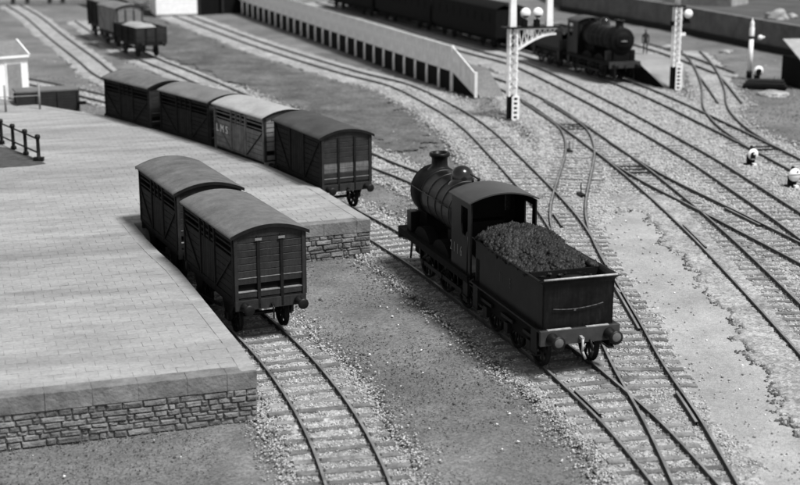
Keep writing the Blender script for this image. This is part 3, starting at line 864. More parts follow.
c, a = by_eaves((-5.56, 60.19), (-3.25, 55.52)); make_van('plain black van with dark roof, nearest of the four in line behind the platform', c, a, {'body': 'plain', 'roof': 'roof_dark', 'end': 'van_end', 'low_pale': True}, group=GV)
GN = 'two vans standing in the platform bay'
c, a = by_eaves((-9.5, 49.6), (-7.44, 45.06)); make_van('dark cattle van at the back of the bay, its roof partly behind the nearer van', c, a, {'body': 'slat', 'roof': 'roof_worn'}, group=GN, L=4.9)
c, a = by_eaves((-7.09, 44.01), (-4.92, 39.28)); make_van('nearest dark cattle van in the bay, its planked end facing the viewer', c, a, {'body': 'slat', 'roof': 'roof'}, group=GN)
# far wagons upper left
def on_track(k, y):
    p = min(PATHS[k], key=lambda q: abs(q.y - y)); i = PATHS[k].index(p); d = (PATHS[k][i - 1] - PATHS[k][i + 1]).normalized()
    return (p.x, p.y), math.atan2(d.y, d.x) - math.pi / 2
GF = 'distant wagons at upper left'
c, a = on_track('T3', 118.2); make_van('distant pale grey van with rounded roof behind an open wagon', c, a + 0.12, {'body': 'pale', 'roof': 'roof_mid', 'end': 'van_pale'}, group=GF)
c, a = on_track('T3', 124.3); make_van('distant dark van farthest back, mostly hidden by the pale van', c, a + 0.1, {'body': 'plain', 'roof': 'roof_mid', 'end': 'van_end'}, group=GF)
def open_wagon(label, c, a):
    t = thing('open_wagon', label, 'open wagon', (c[0], c[1], 0), a, GF)
    hw, hl = 1.2, 2.5
    for k in range(5):
        z0 = 1.4 + k * 0.22
        for sy in (-1, 1): MB().box(-hw, hw, sy * hl - 0.04, sy * hl + 0.04, z0 + .008, z0 + 0.212).build('end_plank', M['van_end'], t)
        for sx in (-1, 1): MB().box(sx * hw - 0.04, sx * hw + 0.04, -hl + 0.05, hl - 0.05, z0 + .008, z0 + 0.212).build('side_plank', M['van_side'], t)
    for sx in (-1, 1):
        for u in (-2.45, -0.7, 0.7, 2.45): MB().box(sx * (hw + 0.07) - 0.04, sx * (hw + 0.07) + 0.04, u - 0.05, u + 0.05, 1.2, 2.52).build('side_post', M['van_iron'], t)
        MB().box(sx * 1.05 - 0.06, sx * 1.05 + 0.06, -hl, hl, 1.1, 1.38).build('solebar', M['van_iron'], t)
    for sy in (-1, 1):
        for x_ in (-0.4, 0.4): MB().box(x_ - 0.05, x_ + 0.05, sy * (hl + 0.08) - 0.04, sy * (hl + 0.08) + 0.04, 1.12, 2.5).build('end_post', M['van_iron'], t)
        MB().box(-hw, hw, sy * hl - 0.07, sy * hl + 0.07, 1.08, 1.395).build('headstock', M['van_iron'], t)
        for sx in (-1, 1):
            o = inst('buffer', buf_iron, t, (sx * 0.84, sy * (hl + 0.08), 1.22)); o.rotation_euler.z = 0 if sy > 0 else math.pi
    MB().box(-hw + 0.04, hw - 0.04, -hl + 0.04, hl - 0.04, 1.36, 1.42).build('floor', M['van_iron'], t)
    for y in (-1.45, 1.45): axle_set(t, y)
    return t
c, a = on_track('T3', 111.0); a += 0.12
open_wagon('distant dark open wagon carrying a pale sheeted load, nearest of the far wagons', c, a)
mb = MB(); nx, ny = 8, 14
vs = []; fs = []
for i in range(nx + 1):
    for j in range(ny + 1):
        x_ = -1.0 + 2.0 * i / nx; y_ = -2.4 + 4.8 * j / ny
        ed = min(1, 4 * min(i, nx - i) / nx) * min(1, 5 * min(j, ny - j) / ny)
        vs.append((x_, y_, 2.30 + 0.32 * ed + random.uniform(-.03, .03)))
for i in range(nx):
    for j in range(ny):
        q = i * (ny + 1) + j; fs.append((q, q + ny + 1, q + ny + 2, q + 1))
mb.add(vs, fs, 0, True)
mb.box(-1.12, 1.12, -2.4, 2.4, 1.43, 2.29)
o = mb.build('sheeted_load', M['load'], fix=True); o.location = (c[0], c[1], 0); o.rotation_euler.z = a
tag(o, 'pale sheeted load lying in the distant open wagon', 'load')

# ------------------------------------------------------------------ locomotive and tender
drv_me = wheel_mesh(0.80, 14)
ten_me = wheel_mesh(0.58, 10)
buf_loco = buffer_me()
def make_loco(label, loc, rz, chimney_only=False):
    # +y forward; origin at cab rear on ground, length 7.0
    t = thing('steam_locomotive', label, 'locomotive', (loc[0], loc[1], 0), rz)
    F_ = 6.95                    # front beam
    rp = 1.50                    # running plate top
    # frames
    for sx in (-1, 1): MB().box(sx * 0.55 - 0.03, sx * 0.55 + 0.03, -0.2, F_ - 0.1, 0.55, rp - 0.06).build('frame', M['loco_soot'], t)
    mb = MB(); mb.box(-1.2, 1.2, 0.0, F_ - 0.06, rp - 0.06, rp); mb.build('running_plate', M['loco_soot'], t, bevel=0.01)
    for sx in (-1, 1): MB().box(sx * 1.17 - 0.025, sx * 1.17 + 0.025, 0.0, F_ - 0.08, rp - 0.22, rp - 0.062).build('valance', M['loco_soot'], t)
    MB().box(-1.18, 1.18, F_ - 0.05, F_ + 0.05, rp - 0.42, rp + 0.015).build('front_buffer_beam', M['beam'], t, bevel=0.01)
    for sx in (-1, 1): inst('buffer', buf_loco, t, (sx * 0.86, F_ + 0.05, 1.24))
    mb = MB(); mb.bar((0, F_ + 0.05, 1.22), (0, F_ + 0.2, 1.2), 0.08); mb.tube((0, F_ + 0.2, 1.2), (0, F_ + 0.22, 0.8), 0.03, n=6); mb.build('coupling', M['iron'], t)
    # lamp irons and guard irons
    for x_ in (-0.9, 0, 0.9): MB().bar((x_, F_ - 0.02, rp), (x_, F_ - 0.02, rp + 0.16), 0.03).build('lamp_iron', M['steel'] if x_ < 0 else M['iron'], t)
    for sx in (-1, 1): MB().bar((sx * 0.68, F_ - 0.1, 1.1), (sx * 0.7, F_ + 0.05, 0.28), 0.05, 0.09).build('guard_iron', M['iron'], t)
    # driving wheels and splashers
    for y in (1.15, 3.05, 4.95):
        axle_set(t, y, r=0.80, me=drv_me)
        for sx in (-1, 1):
            mb = MB(); xs = sorted((sx * 0.62, sx * 0.98))
            arc = [(1.02 * math.cos(math.pi * k / 14), 0.80 + RZ + 0.96 * math.sin(math.pi * k / 14)) for k in range(15)]
            arc = [(u, z) for u, z in arc if z > rp]
            arc = [(arc[0][0], rp)] + arc + [(arc[-1][0], rp)]
            n = len(arc)
            v = [(xs[0], y + u, z) for u, z in arc] + [(xs[1], y + u, z) for u, z in arc]
            mb.add(v, [(k, (k + 1) % n, n + (k + 1) % n, n + k) for k in range(n)] + [tuple(range(n))[::-1], tuple(range(n, 2 * n))])
            mb.build('splasher', M['loco_soot'], t)
    # coupling rods
    for sx in (-1, 1):
        mb = MB(); mb.box(sx * 0.93 - 0.025, sx * 0.93 + 0.025, 1.0, 5.1, 0.62, 0.76)
        mb.build('coupling_rod', M['steel'] if False else M['iron'], t)
        for y in (1.15, 3.05, 4.95): MB().tube((sx * 0.86, y, 0.69), (sx * 0.99, y, 0.69), 0.10, n=12).build('crank_pin', M['iron'], t)
    # boiler
    BR, BZ = 0.86, 2.88
    MB().lathe([(0, 1.68), (BR + 0.03, 1.68), (BR + 0.03, 3.3), (BR, 3.31), (BR, 5.55), (0, 5.55)], (0, 0, BZ), 'y', 40).build('boiler', M['loco'], t)
    MB().lathe([(0, 5.5), (BR + 0.035, 5.5), (BR + 0.035, 6.48), (BR - 0.02, 6.53), (0, 6.53)], (0, 0, BZ), 'y', 40).build('smokebox', M['loco_soot'], t)
    d = MB().lathe([(0.62, 6.52), (0.60, 6.58), (0.45, 6.66), (0.0, 6.72)], (0, 0, BZ), 'y', 28).build('smokebox_door', M['loco_soot'], t)
    mb = MB(); mb.bar((-0.22, 6.74, BZ), (0.22, 6.74, BZ), 0.04); mb.tube((0, 6.68, BZ), (0, 6.8, BZ), 0.05, n=8); mb.build('door_handle', M['steel'], d)
    for z_ in (BZ + 0.3, BZ - 0.3): MB().bar((-0.55, 6.66, z_), (0.35, 6.70, z_), 0.04, 0.03).build('hinge_strap', M['iron'], d)
    for y in (2.6, 3.3, 4.0, 4.75, 5.45):
        r_ = BR + (0.045 if y <= 3.3 else 0.016)
        MB().lathe([(r_ - 0.03, y - 0.03), (r_, y - 0.03), (r_, y + 0.03), (r_ - 0.03, y + 0.03)], (0, 0, BZ), 'y', 40).build('boiler_band', M['band'], t)
    for sx in (-1, 1):
        x_ = sx * (BR + 0.055)
        MB().tube((x_, 1.75, BZ + 0.22), (x_, 6.5, BZ + 0.22), 0.018, n=8).build('handrail', M['loco'], t)
        for y in (2.2, 3.6, 5.0, 6.3): MB().tube((sx * (BR - 0.03), y, BZ + 0.2), (x_ + sx * 0.02, y, BZ + 0.22), 0.022, n=6).build('handrail_knob', M['loco'], t)
    # firebox lower sides and smokebox saddle
    MB().box(-0.60, 0.60, 1.7, 3.4, rp, BZ).build('firebox', M['loco_soot'], t)
    MB().box(-0.62, 0.62, 5.5, 6.45, rp, BZ - 0.4).build('saddle', M['loco_soot'], t)
    for sx in (-1, 1): MB().box(*(sorted((sx * 0.70, sx * 1.05))), 5.95, 6.40, rp, rp + 0.72).build('sandbox', M['loco'], t, bevel=0.03)
    # chimney
    cy, cz = 5.95, BZ + BR - 0.02
    MB().lathe([(0.52, -0.16), (0.42, -0.04), (0.32, 0.03), (0.285, 0.10), (0.275, 0.30), (0.29, 0.38), (0.35, 0.42), (0.365, 0.48), (0.36, 0.53), (0.31, 0.555), (0.25, 0.54), (0.23, 0.2)], (0, cy, cz), n=32).build('chimney', M['dome'] if False else M['loco'], t)
    MB().lathe([(0.0, 0.30), (0.24, 0.30)], (0, cy, cz), n=24).build('chimney_bore', M['black'], t)
    # dome
    MB().lathe([(0.54, -0.20), (0.44, -0.08), (0.385, -0.01), (0.375, 0.10), (0.37, 0.19), (0.33, 0.32), (0.24, 0.43), (0.12, 0.49), (0, 0.505)], (0, 3.72, cz), n=36).build('dome', M['dome'], t)
    # safety valve and whistle
    mb = MB(); mb.lathe([(0.16, 0.0), (0.15, 0.12), (0.10, 0.16), (0.0, 0.17)], (0.0, 2.45, cz + 0.02), n=14); mb.tube((-0.1, 2.45, cz + 0.1), (-0.1, 2.45, cz + 0.33), 0.045, n=10); mb.tube((0.1, 2.45, cz + 0.1), (0.1, 2.45, cz + 0.33), 0.045, n=10); mb.bar((0.0, 2.1, cz + 0.34), (0.0, 2.9, cz + 0.36), 0.04)
    mb.build('safety_valves', M['iron'], t)
    MB().tube((0.35, 2.0, cz), (0.35, 2.0, cz + 0.3), 0.035, n=8).build('whistle', M['iron'], t)
    # cab
    hw = 1.10; ez = 3.78
    for sx in (-1, 1):
        xs = sorted((sx * hw, sx * (hw - 0.05)))
        # side sheet outline in yz with cut-out
        o2 = [(0.25, rp), (1.7, rp), (1.7, ez), (0.85, ez), (0.85, 3.0), (0.78, 2.75), (0.62, 2.62), (0.45, 2.68), (0.32, 2.85), (0.25, 2.85)]
        v = [(xs[0], y, z) for y, z in o2] + [(xs[1], y, z) for y, z in o2]; n = len(o2)
        mb = MB().add(v, [(k, (k + 1) % n, n + (k + 1) % n, n + k) for k in range(n)] + [tuple(range(n))[::-1], tuple(range(n, 2 * n))])
        mb.box(xs[0], xs[1], -0.02, 0.25, rp, ez); mb.box(xs[0], xs[1], 0.25, 0.85, ez - 0.2, ez)
        mb.build('cab_side', M['loco'], t)
        MB().tube((sx * (hw + 0.06), 0.1, 1.6), (sx * (hw + 0.06), 0.1, 2.75), 0.022, n=8).build('handrail', M['steel'] if False else M['iron'], t)
        MB().box(*(sorted((sx * 0.95, sx * 1.18))), 0.1, 0.5, 0.75, 0.80).build('footstep', M['iron'], t)
        MB().box(*(sorted((sx * 1.10, sx * 1.14))), 0.1, 0.5, 0.6, rp - 0.07).build('step_plate', M['iron'], t)
    # front weatherboard with two windows (built from strips so the openings are real)
    mb = MB(); y0, y1 = 1.65, 1.70
    mb.box(-hw + 0.05, hw - 0.05, y0, y1, rp, 3.10)
    mb.box(-hw + 0.05, -0.9, y0, y1, 3.10, 3.60); mb.box(0.9, hw - 0.05, y0, y1, 3.10, 3.60); mb.box(-0.70, 0.70, y0, y1, 3.10, 3.60)
    mb.box(-hw + 0.05, hw - 0.05, y0, y1, 3.60, ez)
    arc = [(-hw + 2 * hw * k / 12, ez + 0.25 * (1 - (-1 + 2 * k / 12) ** 2)) for k in range(13)]
    mb.prism([(-hw, ez)] + arc[1:-1] + [(hw, ez)], y0, y1)
    wb_ = mb.build('weatherboard', M['loco_soot'], t)
    for sx in (-1, 1): MB().box(*sorted((sx * 0.70, sx * 0.9)), 1.665, 1.68, 3.10, 3.60).build('spectacle_glass', M['glass'], wb_)
    MB().box(-0.55, 0.55, 1.25, 1.64, rp, 2.9).build('backhead', M['loco_soot'], t)
    MB().box(-hw + 0.06, hw - 0.06, 0.0, 1.64, rp, rp + 0.04).build('cab_floor', M['timber_dark'], t)
    MB().prism(roof_profile(hw + 0.06, ez + 0.003, 0.26, 0.045), -0.05, 1.80, smooth=True).build('cab_roof', M['cabroof'], t)
    return t

def make_tender(label, loc, rz):
    # +y forward, origin at the rear beam
    t = thing('tender', label, 'tender', (loc[0], loc[1], 0), rz)
    L = 5.35; rp = 1.44
    for sx in (-1, 1):
        MB().box(sx * 0.98 - 0.03, sx * 0.98 + 0.03, 0.1, L, 0.78, rp - 0.06).build('frame', M['loco_soot'], t)
        for y in (0.95, 2.6, 4.25):
            mb = MB(); mb.box(*(sorted((sx * 1.0, sx * 1.13))), y - 0.14, y + 0.14, 0.62, 0.92); mb.bar((sx * 1.07, y - 0.45, 1.05), (sx * 1.07, y + 0.45, 1.05), 0.07, 0.10)
            mb.build('axle_box', M['iron'], t)
    for y in (0.95, 2.6, 4.25): axle_set(t, y, r=0.58, me=ten_me)
    MB().box(-1.2, 1.2, 0.05, L, rp - 0.06, rp).build('footplate', M['loco'], t, bevel=0.01)
    MB().box(-1.2, 1.2, -0.06, 0.045, 1.02, rp + 0.012).build('rear_buffer_beam', M['beam'], t, bevel=0.012)
    # pale strips painting the highlight on the footplate edge above the beam
    MB().box(-0.98, -0.28, -0.055, 0.03, rp + 0.013, rp + 0.035).build('beam_highlight', M['steel'], t)
    MB().box(0.18, 0.86, -0.055, 0.03, rp + 0.013, rp + 0.035).build('beam_highlight', M['steel'], t)
    for sx in (-1, 1):
        mb = MB()
        mb.lathe([(0.0, 0), (0.17, 0), (0.17, -0.05), (0.11, -0.10), (0.10, -0.32), (0.06, -0.33), (0.06, -0.42)], (sx * 0.86, -0.06, 1.22), 'y', 18)
        mb.build('buffer_shank', M['iron'], t)
        MB().lathe([(0.06, -0.41), (0.205, -0.44), (0.205, -0.465), (0.12, -0.49), (0, -0.50)], (sx * 0.86, -0.06, 1.22), 'y', 24).build('buffer_head', M['iron'], t)
        MB().lathe([(0.13, -0.495), (0.08, -0.515), (0, -0.52)], (sx * 0.86, -0.06, 1.25), 'y', 18).build('boss_highlight', M['boss'], t)  # pale boss set high, painting the highlight on the buffer head
    mb = MB(); mb.bar((0, -0.06, 1.2), (0, -0.24, 1.18), 0.08); mb.tube((0, -0.22, 1.18), (-0.03, -0.28, 0.85), 0.035, n=8); mb.tube((-0.03, -0.28, 0.85), (0.08, -0.26, 0.62), 0.035, n=8)
    mb.build('coupling', M['steel'], t)
    mb = MB(); mb.tube((0.3, -0.07, 1.1), (0.34, -0.16, 0.8), 0.04, n=8); mb.tube((0.34, -0.16, 0.8), (0.30, -0.12, 0.6), 0.04, n=8); mb.build('brake_hose', M['iron'], t)
    # tank sides, back and coping that flares out
    hw = 1.06; z1 = 2.66
    prof = [(0, 0), (0.0, z1 - rp), (0.03, z1 - rp + 0.08), (0.09, z1 - rp + 0.15), (0.15, z1 - rp + 0.18)]
    for sx in (-1, 1):
        pts = [(sx * (hw + a), rp + b_) for a, b_ in prof] + [(sx * (hw + a - 0.04), rp + b_ + 0.012) for a, b_ in prof[::-1]]
        MB().prism(pts, 0.14, L - 0.1).build('tank_side', M['loco'], t)
    v = []; n = len(prof)
    mb = MB()
    ring = [(0.14 - a, rp + b_) for a, b_ in prof] + [(0.14 - a + 0.04, rp + b_ + 0.012) for a, b_ in prof[::-1]]
    m2 = len(ring)
    def xw(i): 
        a = prof[i][0] if i < n else prof[m2 - 1 - i][0]
        return hw + a
    v = [(-xw(i), ring[i][0], ring[i][1]) for i in range(m2)] + [(xw(i), ring[i][0], ring[i][1]) for i in range(m2)]
    mb.add(v, [(k, (k + 1) % m2, m2 + (k + 1) % m2, m2 + k) for k in range(m2)] + [tuple(range(m2))[::-1], tuple(range(m2, 2 * m2))])
    mb.build('tank_back', M['loco'], t)
    MB().box(-hw + 0.03, hw - 0.03, 0.2, 1.12, rp, 2.50).build('tank_top', M['loco_soot'], t)
    MB().box(-hw + 0.03, hw - 0.03, 1.12, 1.18, 2.0, 2.80).build('coal_bulkhead', M['loco_soot'], t)
    MB().lathe([(0.30, 0), (0.30, 0.16), (0.33, 0.17), (0.33, 0.21), (0.0, 0.24)], (0.05, 0.62, 2.50), n=22).build('water_filler', M['loco'], t)
    # polished coping rail along the back
    MB().tube((-1.1, 0.02, z1 + 0.215), (1.1, 0.02, z1 + 0.215), 0.03, n=10).build('coping_rail', M['steel'], t)
    # sagging hand wire on the back
    mb = MB(); q = [(-0.78 + 1.5 * k / 8, 0.075, 2.02 - 0.07 * (1 - (k / 4 - 1) ** 2) + 0.008 * k) for k in range(9)]
    for a_, b_ in zip(q[:-1], q[1:]): mb.tube(a_, b_, 0.014, n=6)
    mb.build('rear_handrail', M['letter_dim'], t)
    MB().box(-0.16, -0.10, 0.06, 0.09, 1.93, 1.99).build('lamp_iron', M['letter_dim'], t)
    MB().box(-hw, hw, 4.9, 5.2, rp, 2.2).build('tool_lockers', M['loco_soot'], t)
    for i, ch in enumerate('NE'):
        text_on(t, ch, 0.42, -1.064, 3.2 - i * 0.72, 1.98, M['letter_dim'], (R(90), 0, R(-90)), 'letter', ext=0.005, sx=0.55)
    for sx in (-1, 1):
        for y in (0.45, 4.95):
            mb = MB(); mb.box(*(sorted((sx * 1.02, sx * 1.2))), y - 0.2, y + 0.2, 0.66, 0.70); mb.box(*(sorted((sx * 1.15, sx * 1.18))), y - 0.2, y + 0.2, 0.66, rp - 0.07)
            mb.build('footstep', M['iron'], t)
    return t

rear = Vector((4.95, 36.75)); front = Vector((1.05, 48.75)); ax = (front - rear).normalized(); lrz = math.atan2(ax.y, ax.x) - math.pi / 2
tender = make_tender('black tender heaped with coal, coupled behind the steam locomotive', rear, lrz)
lp = rear + ax * 5.62
loco = make_loco('black steam locomotive with chimney, round dome and arched cab roof beside the platform end', lp, lrz)
for i, ch in enumerate('2116'):
    text_on(loco, ch, 0.46, -1.106, 1.70 - i * 0.30, 1.95, M['door_grey'], (R(90), 0, R(-90)), 'numeral', ext=0.005, sx=0.75)

# coal: one heap of separate lumps over a hidden core
n = 9500
lx = rng.uniform(-1.13, 1.13, n); ly = rng.uniform(1.16, 5.15, n)
prof = np.interp(ly, [1.25, 1.8, 3.0, 4.2, 5.0, 5.3], [2.72, 2.92, 3.08, 3.25, 3.2, 2.9])
hz = prof - 0.22 * np.abs(lx) ** 3 + 0.10 * vnoise(lx, ly, 2.2, 41) + 0.10 * vnoise(lx, ly, 5, 42)
hz = np.maximum(hz, 2.45); hz = np.where(ly < 1.7, np.minimum(hz, 2.86 - 0.1 * np.abs(lx)), hz)
hz = np.where(np.abs(lx) > 0.95, np.maximum(hz, 2.84), hz)
P3 = np.stack([lx, ly, hz - 0.04], -1)
co = scatter('coal_load', P3, 0.022 + 0.11 * rng.random(n) ** 2.5, 0, M['coal'], 'heap of coal lumps filling the tender', 'coal', 0.9)
co.location = (rear.x, rear.y, 0); co.rotation_euler.z = lrz
vs = []; fs = []
for i in range(17):
    for j in range(31):
        x_ = -1.0 + i / 8; y_ = 1.32 + 3.8 * j / 30
        z_ = float(np.interp(y_, [1.25, 1.8, 3.0, 4.2, 5.0, 5.3], [2.45, 2.80, 3.05, 3.28, 3.2, 2.9])) - 0.26 * abs(x_) ** 3 - 0.05
        vs.append((x_, y_, max(2.4, z_)))
for i in range(16):
    for j in range(30): fs.append((i * 31 + j, (i + 1) * 31 + j, (i + 1) * 31 + j + 1, i * 31 + j + 1))
mb = MB().add(vs, fs); 
core = mb.build('coal_dust', M['coal'], co); tag(core, kind='stuff')

# distant engine and its train
def at_track(k, y):
    p = min(PATHS[k], key=lambda q: abs(q.y - y)); i = PATHS[k].index(p); d = (PATHS[k][i + 1] - PATHS[k][i - 1]).normalized()
    return p, d
p, d = at_track('T8', 101.9)
loco2 = make_loco('distant dark locomotive facing the viewer at the head of a train, upper right', p, math.atan2(d.y, d.x) - math.pi / 2)
p, d = at_track('T8', 107.9)
t2 = make_tender('dark tender behind the distant locomotive, half hidden in shadow', p, math.atan2(d.y, d.x) - math.pi / 2)
x_ = rng.uniform(-1, 1, 700); y_ = rng.uniform(1.3, 5.1, 700)
c2 = scatter('coal_load', np.stack([x_, y_, 2.75 - 0.3 * x_ ** 2], -1), rng.uniform(0.06, 0.16, 700), 0, M['coal'], 'coal in the distant tender', 'coal', 0.9)
c2.location = (p.x, p.y, 0); c2.rotation_euler.z = math.atan2(d.y, d.x) - math.pi / 2

def make_coach(label, p, d, L=14.5):
    t = thing('passenger_coach', label, 'coach', (p.x, p.y, 0), math.atan2(d.y, d.x) - math.pi / 2, 'coaches of the distant train')
    hw, hl = 1.33, L / 2
    for sx in (-1, 1):
        mb = MB(); xs = sorted((sx * hw, sx * (hw - 0.06)))
        mb.box(*xs, -hl, hl, 1.2, 2.25); mb.box(*xs, -hl, hl, 2.95, 3.35)
        n = 9; w = L / n
        for k in range(n + 1):
            c_ = -hl + k * w; mb.box(*xs, max(-hl, c_ - 0.3), min(hl, c_ + 0.3), 2.25, 2.95)
        mb.build('side', M['black'], t)
        for k in range(n):
            c_ = -hl + (k + 0.5) * w
            o = MB().box(*(sorted((sx * (hw - 0.03), sx * (hw - 0.05)))), c_ - w / 2 + 0.3, c_ + w / 2 - 0.3, 2.25, 2.95).build('window', M['black'], t)
    for sy in (-1, 1): MB().box(-hw + 0.06, hw - 0.06, *(sorted((sy * hl, sy * (hl - 0.06)))), 1.2, 3.35).build('end', M['black'], t)
    MB().prism(roof_profile(hw + 0.06, 3.35, 0.42, 0.05), -hl - 0.05, hl + 0.05, smooth=True).build('roof', M['black'], t)
    MB().box(-hw + 0.06, hw - 0.06, -hl, hl, 1.1, 1.2).build('floor', M['black'], t)
    for y in (-hl + 1.7, -hl + 4.0, hl - 4.0, hl - 1.7): axle_set(t, y)
    for sx in (-1, 1):
        MB().box(*(sorted((sx * 1.0, sx * 1.1))), -hl + 0.2, hl - 0.2, 0.85, 1.1).build('solebar', M['black'], t)
        MB().box(*(sorted((sx * 1.15, sx * 1.3))), -hl + 0.5, hl - 0.5, 0.62, 0.68).build('footboard', M['black'], t)
    return t
labs = ['dark passenger coach next to the distant tender, behind the bracket signal', 'dark passenger coach in the middle of the distant train', 'dark passenger coach at the top edge, farthest of the train']
for lab, yc in zip(labs, (121.5, 135.8, 150.2)):
    p, d = at_track('T8', yc); make_coach(lab, p, d)

# ------------------------------------------------------------------ island platform with cream fence
fa = Vector((-22.6, 166)); fb = Vector((3.45, 91.9)); fdv = (fb - fa).normalized(); fL = (fb - fa).length
fnv = Vector((-fdv.y, fdv.x))        # toward the far side
sp = tag(MB().slab([tuple(fa), tuple(fb), tuple(fb + fnv * 2.6), tuple(fa + fnv * 4.2)], -0.2, 1.30).build('station_platform', M['earth']), 'long station platform behind the cream fence', kind='structure')
sf = thing('platform_fence', 'long cream boarded fence on white posts along the back of the station platform', 'fence', (fb.x, fb.y, 0))
n = 34; stp = fL / n
for k in range(n + 1):
    q = fa - fb + fdv * (stp * k) - fnv * 0.10
    MB().box(-0.075, 0.075, -0.075, 0.075, 0, 1.30).build('post', M['fence'], sf).location = (q.x, q.y, 0)
base_an = math.atan2(fdv.y, fdv.x)
for k in range(n):
    if k < 4: continue
    q = fa - fb + fdv * (stp * (k + 0.5)) - fnv * 0.06
    pn = MB()
    pn.box(-stp / 2 + 0.01, stp / 2 - 0.01, -0.02, 0.02, 1.31, 2.95)
    o = pn.build('fence_panel', M['fence'], sf); o.location = (q.x, q.y, 0); o.rotation_euler.z = base_an
    for z in (1.35, 2.1, 2.88):
        o2 = MB().box(-stp / 2 + 0.01, stp / 2 - 0.01, -0.055, -0.021, z, z + 0.08).build('fence_rail', M['fence'], sf); o2.location = (q.x, q.y, 0); o2.rotation_euler.z = base_an
    mbp = MB()
    for j in range(6):
        u = -stp / 2 + 0.03 + (stp - 0.06) * j / 5.0
        mbp.box(u - 0.02, u + 0.02, -0.035, -0.0205, 1.44, 2.87)
    o3 = mbp.build('cover_strips', M['fence'], sf); o3.location = (q.x, q.y, 0); o3.rotation_euler.z = base_an
# dark trestle face behind posts
df = MB(); q = [fa, fb, fb + fnv * 0.02, fa + fnv * 0.02]
q = [w - fnv * 0.02 - fb for w in q]
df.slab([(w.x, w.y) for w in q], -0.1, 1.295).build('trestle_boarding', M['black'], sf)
# ramp end of the fence
re = Vector((4.85, 89.1)) - fb
rq = [(0, 0, 1.31, 2.95), (re.x, re.y, 0.05, 1.50)]
mb = MB()
w_ = Vector((0.03, 0.02))
v = []
for (x_, y_, z0, z1) in rq: v += [(x_ - .03, y_ - .02, z0), (x_ + .03, y_ + .02, z0), (x_ + .03, y_ + .02, z1), (x_ - .03, y_ - .02, z1)]
mb.add(v, [(0, 1, 2, 3), (4, 7, 6, 5), (0, 4, 5, 1), (1, 5, 6, 2), (2, 6, 7, 3), (3, 7, 4, 0)])
mb.build('ramp_panel', M['fence'], sf)
MB().box(-0.09, 0.09, -0.09, 0.09, 0, 1.62).build('end_post', M['white'], sf).location = (re.x, re.y, 0)
MB().box(-0.08, 0.08, -0.08, 0.08, 0, 3.02).build('end_post', M['fence'], sf).location = (0.0, 0.0, 0)
v = [(0, 0, 0), (0, 0, 1.3), (re.x, re.y, 0.02)]
v = v + [(a_ + 0.3 * fnv.x, b_ + 0.3 * fnv.y, c_) for a_, b_, c_ in v]
MB().add(v, [(0, 1, 2), (5, 4, 3), (0, 3, 4, 1), (1, 4, 5, 2)]).build('ramp_boarding', M['black'], sf)
rp_ = [(fb.x, fb.y), (fb.x + re.x, fb.y + re.y), (fb.x + re.x + fnv.x * 2.0, fb.y + re.y + fnv.y * 2.0), (fb.x + fnv.x * 2.6, fb.y + fnv.y * 2.6)]
v = [(rp_[0][0] + .05, rp_[0][1], 1.29), (rp_[1][0] + .05, rp_[1][1], 0.0), (rp_[2][0], rp_[2][1], 0.0), (rp_[3][0], rp_[3][1], 1.29)]
v = v + [(a_, b_, -0.2) for a_, b_, c_ in v]
tag(MB().add(v, [(0, 1, 2, 3), (7, 6, 5, 4), (0, 4, 5, 1), (1, 5, 6, 2), (2, 6, 7, 3), (3, 7, 4, 0)]).build('platform_ramp', M['earth']), 'sloping end of the station platform', kind='structure')

# far right platform beside the distant train
q2 = []
E = [(17.75, 93.2, 0.0), (17.0, 94.6, 0.75), (16.55, 96.2, 1.2)]
back = [q + Vector((1.55, 0.55)) for q in PATHS['T8'] if 97 < q.y < 158][::-4]
back = sorted(back, key=lambda v_: v_.y)
for q in back: E.append((q.x + 0.1, q.y, 1.25))
mb = MB(); v = []; fs = []
for (x_, y_, z_) in E:
    wdt = 3.2 if y_ > 96 else 1.2 + 0.6 * (y_ - 93)
    v += [(x_, y_, z_ if z_ > 0 else 0.0), (x_ + wdt, y_ + wdt * 0.25, z_), (x_, y_, -0.2), (x_ + wdt, y_ + wdt * 0.25, -0.2)]
for i in range(len(E) - 1):
    a_ = i * 4; b_ = a_ + 4
    fs += [(a_, a_ + 1, b_ + 1, b_), (a_ + 1, a_ + 3, b_ + 3, b_ + 1)]
mb.add(v, fs, 0)
mb.add(v, [(i * 4, i * 4 + 4, i * 4 + 6, i * 4 + 2) for i in range(len(E) - 1)], 1)  # track-side face coloured black for the shade on it
pl2 = mb.build('far_platform', [M['cinder'] if False else mat('far_platform_top', 0.24, 0.8, 1.2, 0.5), M['black']], fix=False)
tag(pl2, 'far platform with face and sloping end painted dark for shade beside the distant locomotive', kind='structure')

# ------------------------------------------------------------------ signals
def lattice(parent, x0, z0, z1, w, bays, name='lattice_mast', m='white'):
    o = Vector((x0, 0, 0)); h = w / 2
    mb = MB()
    for sx in (-1, 1):
        for sy in (-1, 1): mb.box(x0 + sx * h - 0.05, x0 + sx * h + 0.05, sy * h - 0.04, sy * h + 0.04, z0, z1)
    mb.build(name, M[m], parent)
    dz = (z1 - z0) / bays
    mb = MB()
    for k in range(bays):
        za, zb = z0 + k * dz, z0 + (k + 1) * dz
        for sy in (-1,):
            mb.bar((x0 - h, sy * (h + 0.03), za), (x0 + h, sy * (h + 0.03), zb), 0.05, 0.02); mb.bar((x0 + h, sy * (h + 0.05), za), (x0 - h, sy * (h + 0.05), zb), 0.05, 0.02)
        for sx in (1,):
            mb.bar((x0 + sx * (h + 0.06), -h, za), (x0 + sx * (h + 0.06), h, zb), 0.02, 0.06); mb.bar((x0 + sx * (h + 0.08), h, za), (x0 + sx * (h + 0.08), -h, zb), 0.02, 0.06)
    mb.build('lacing', M[m], parent)
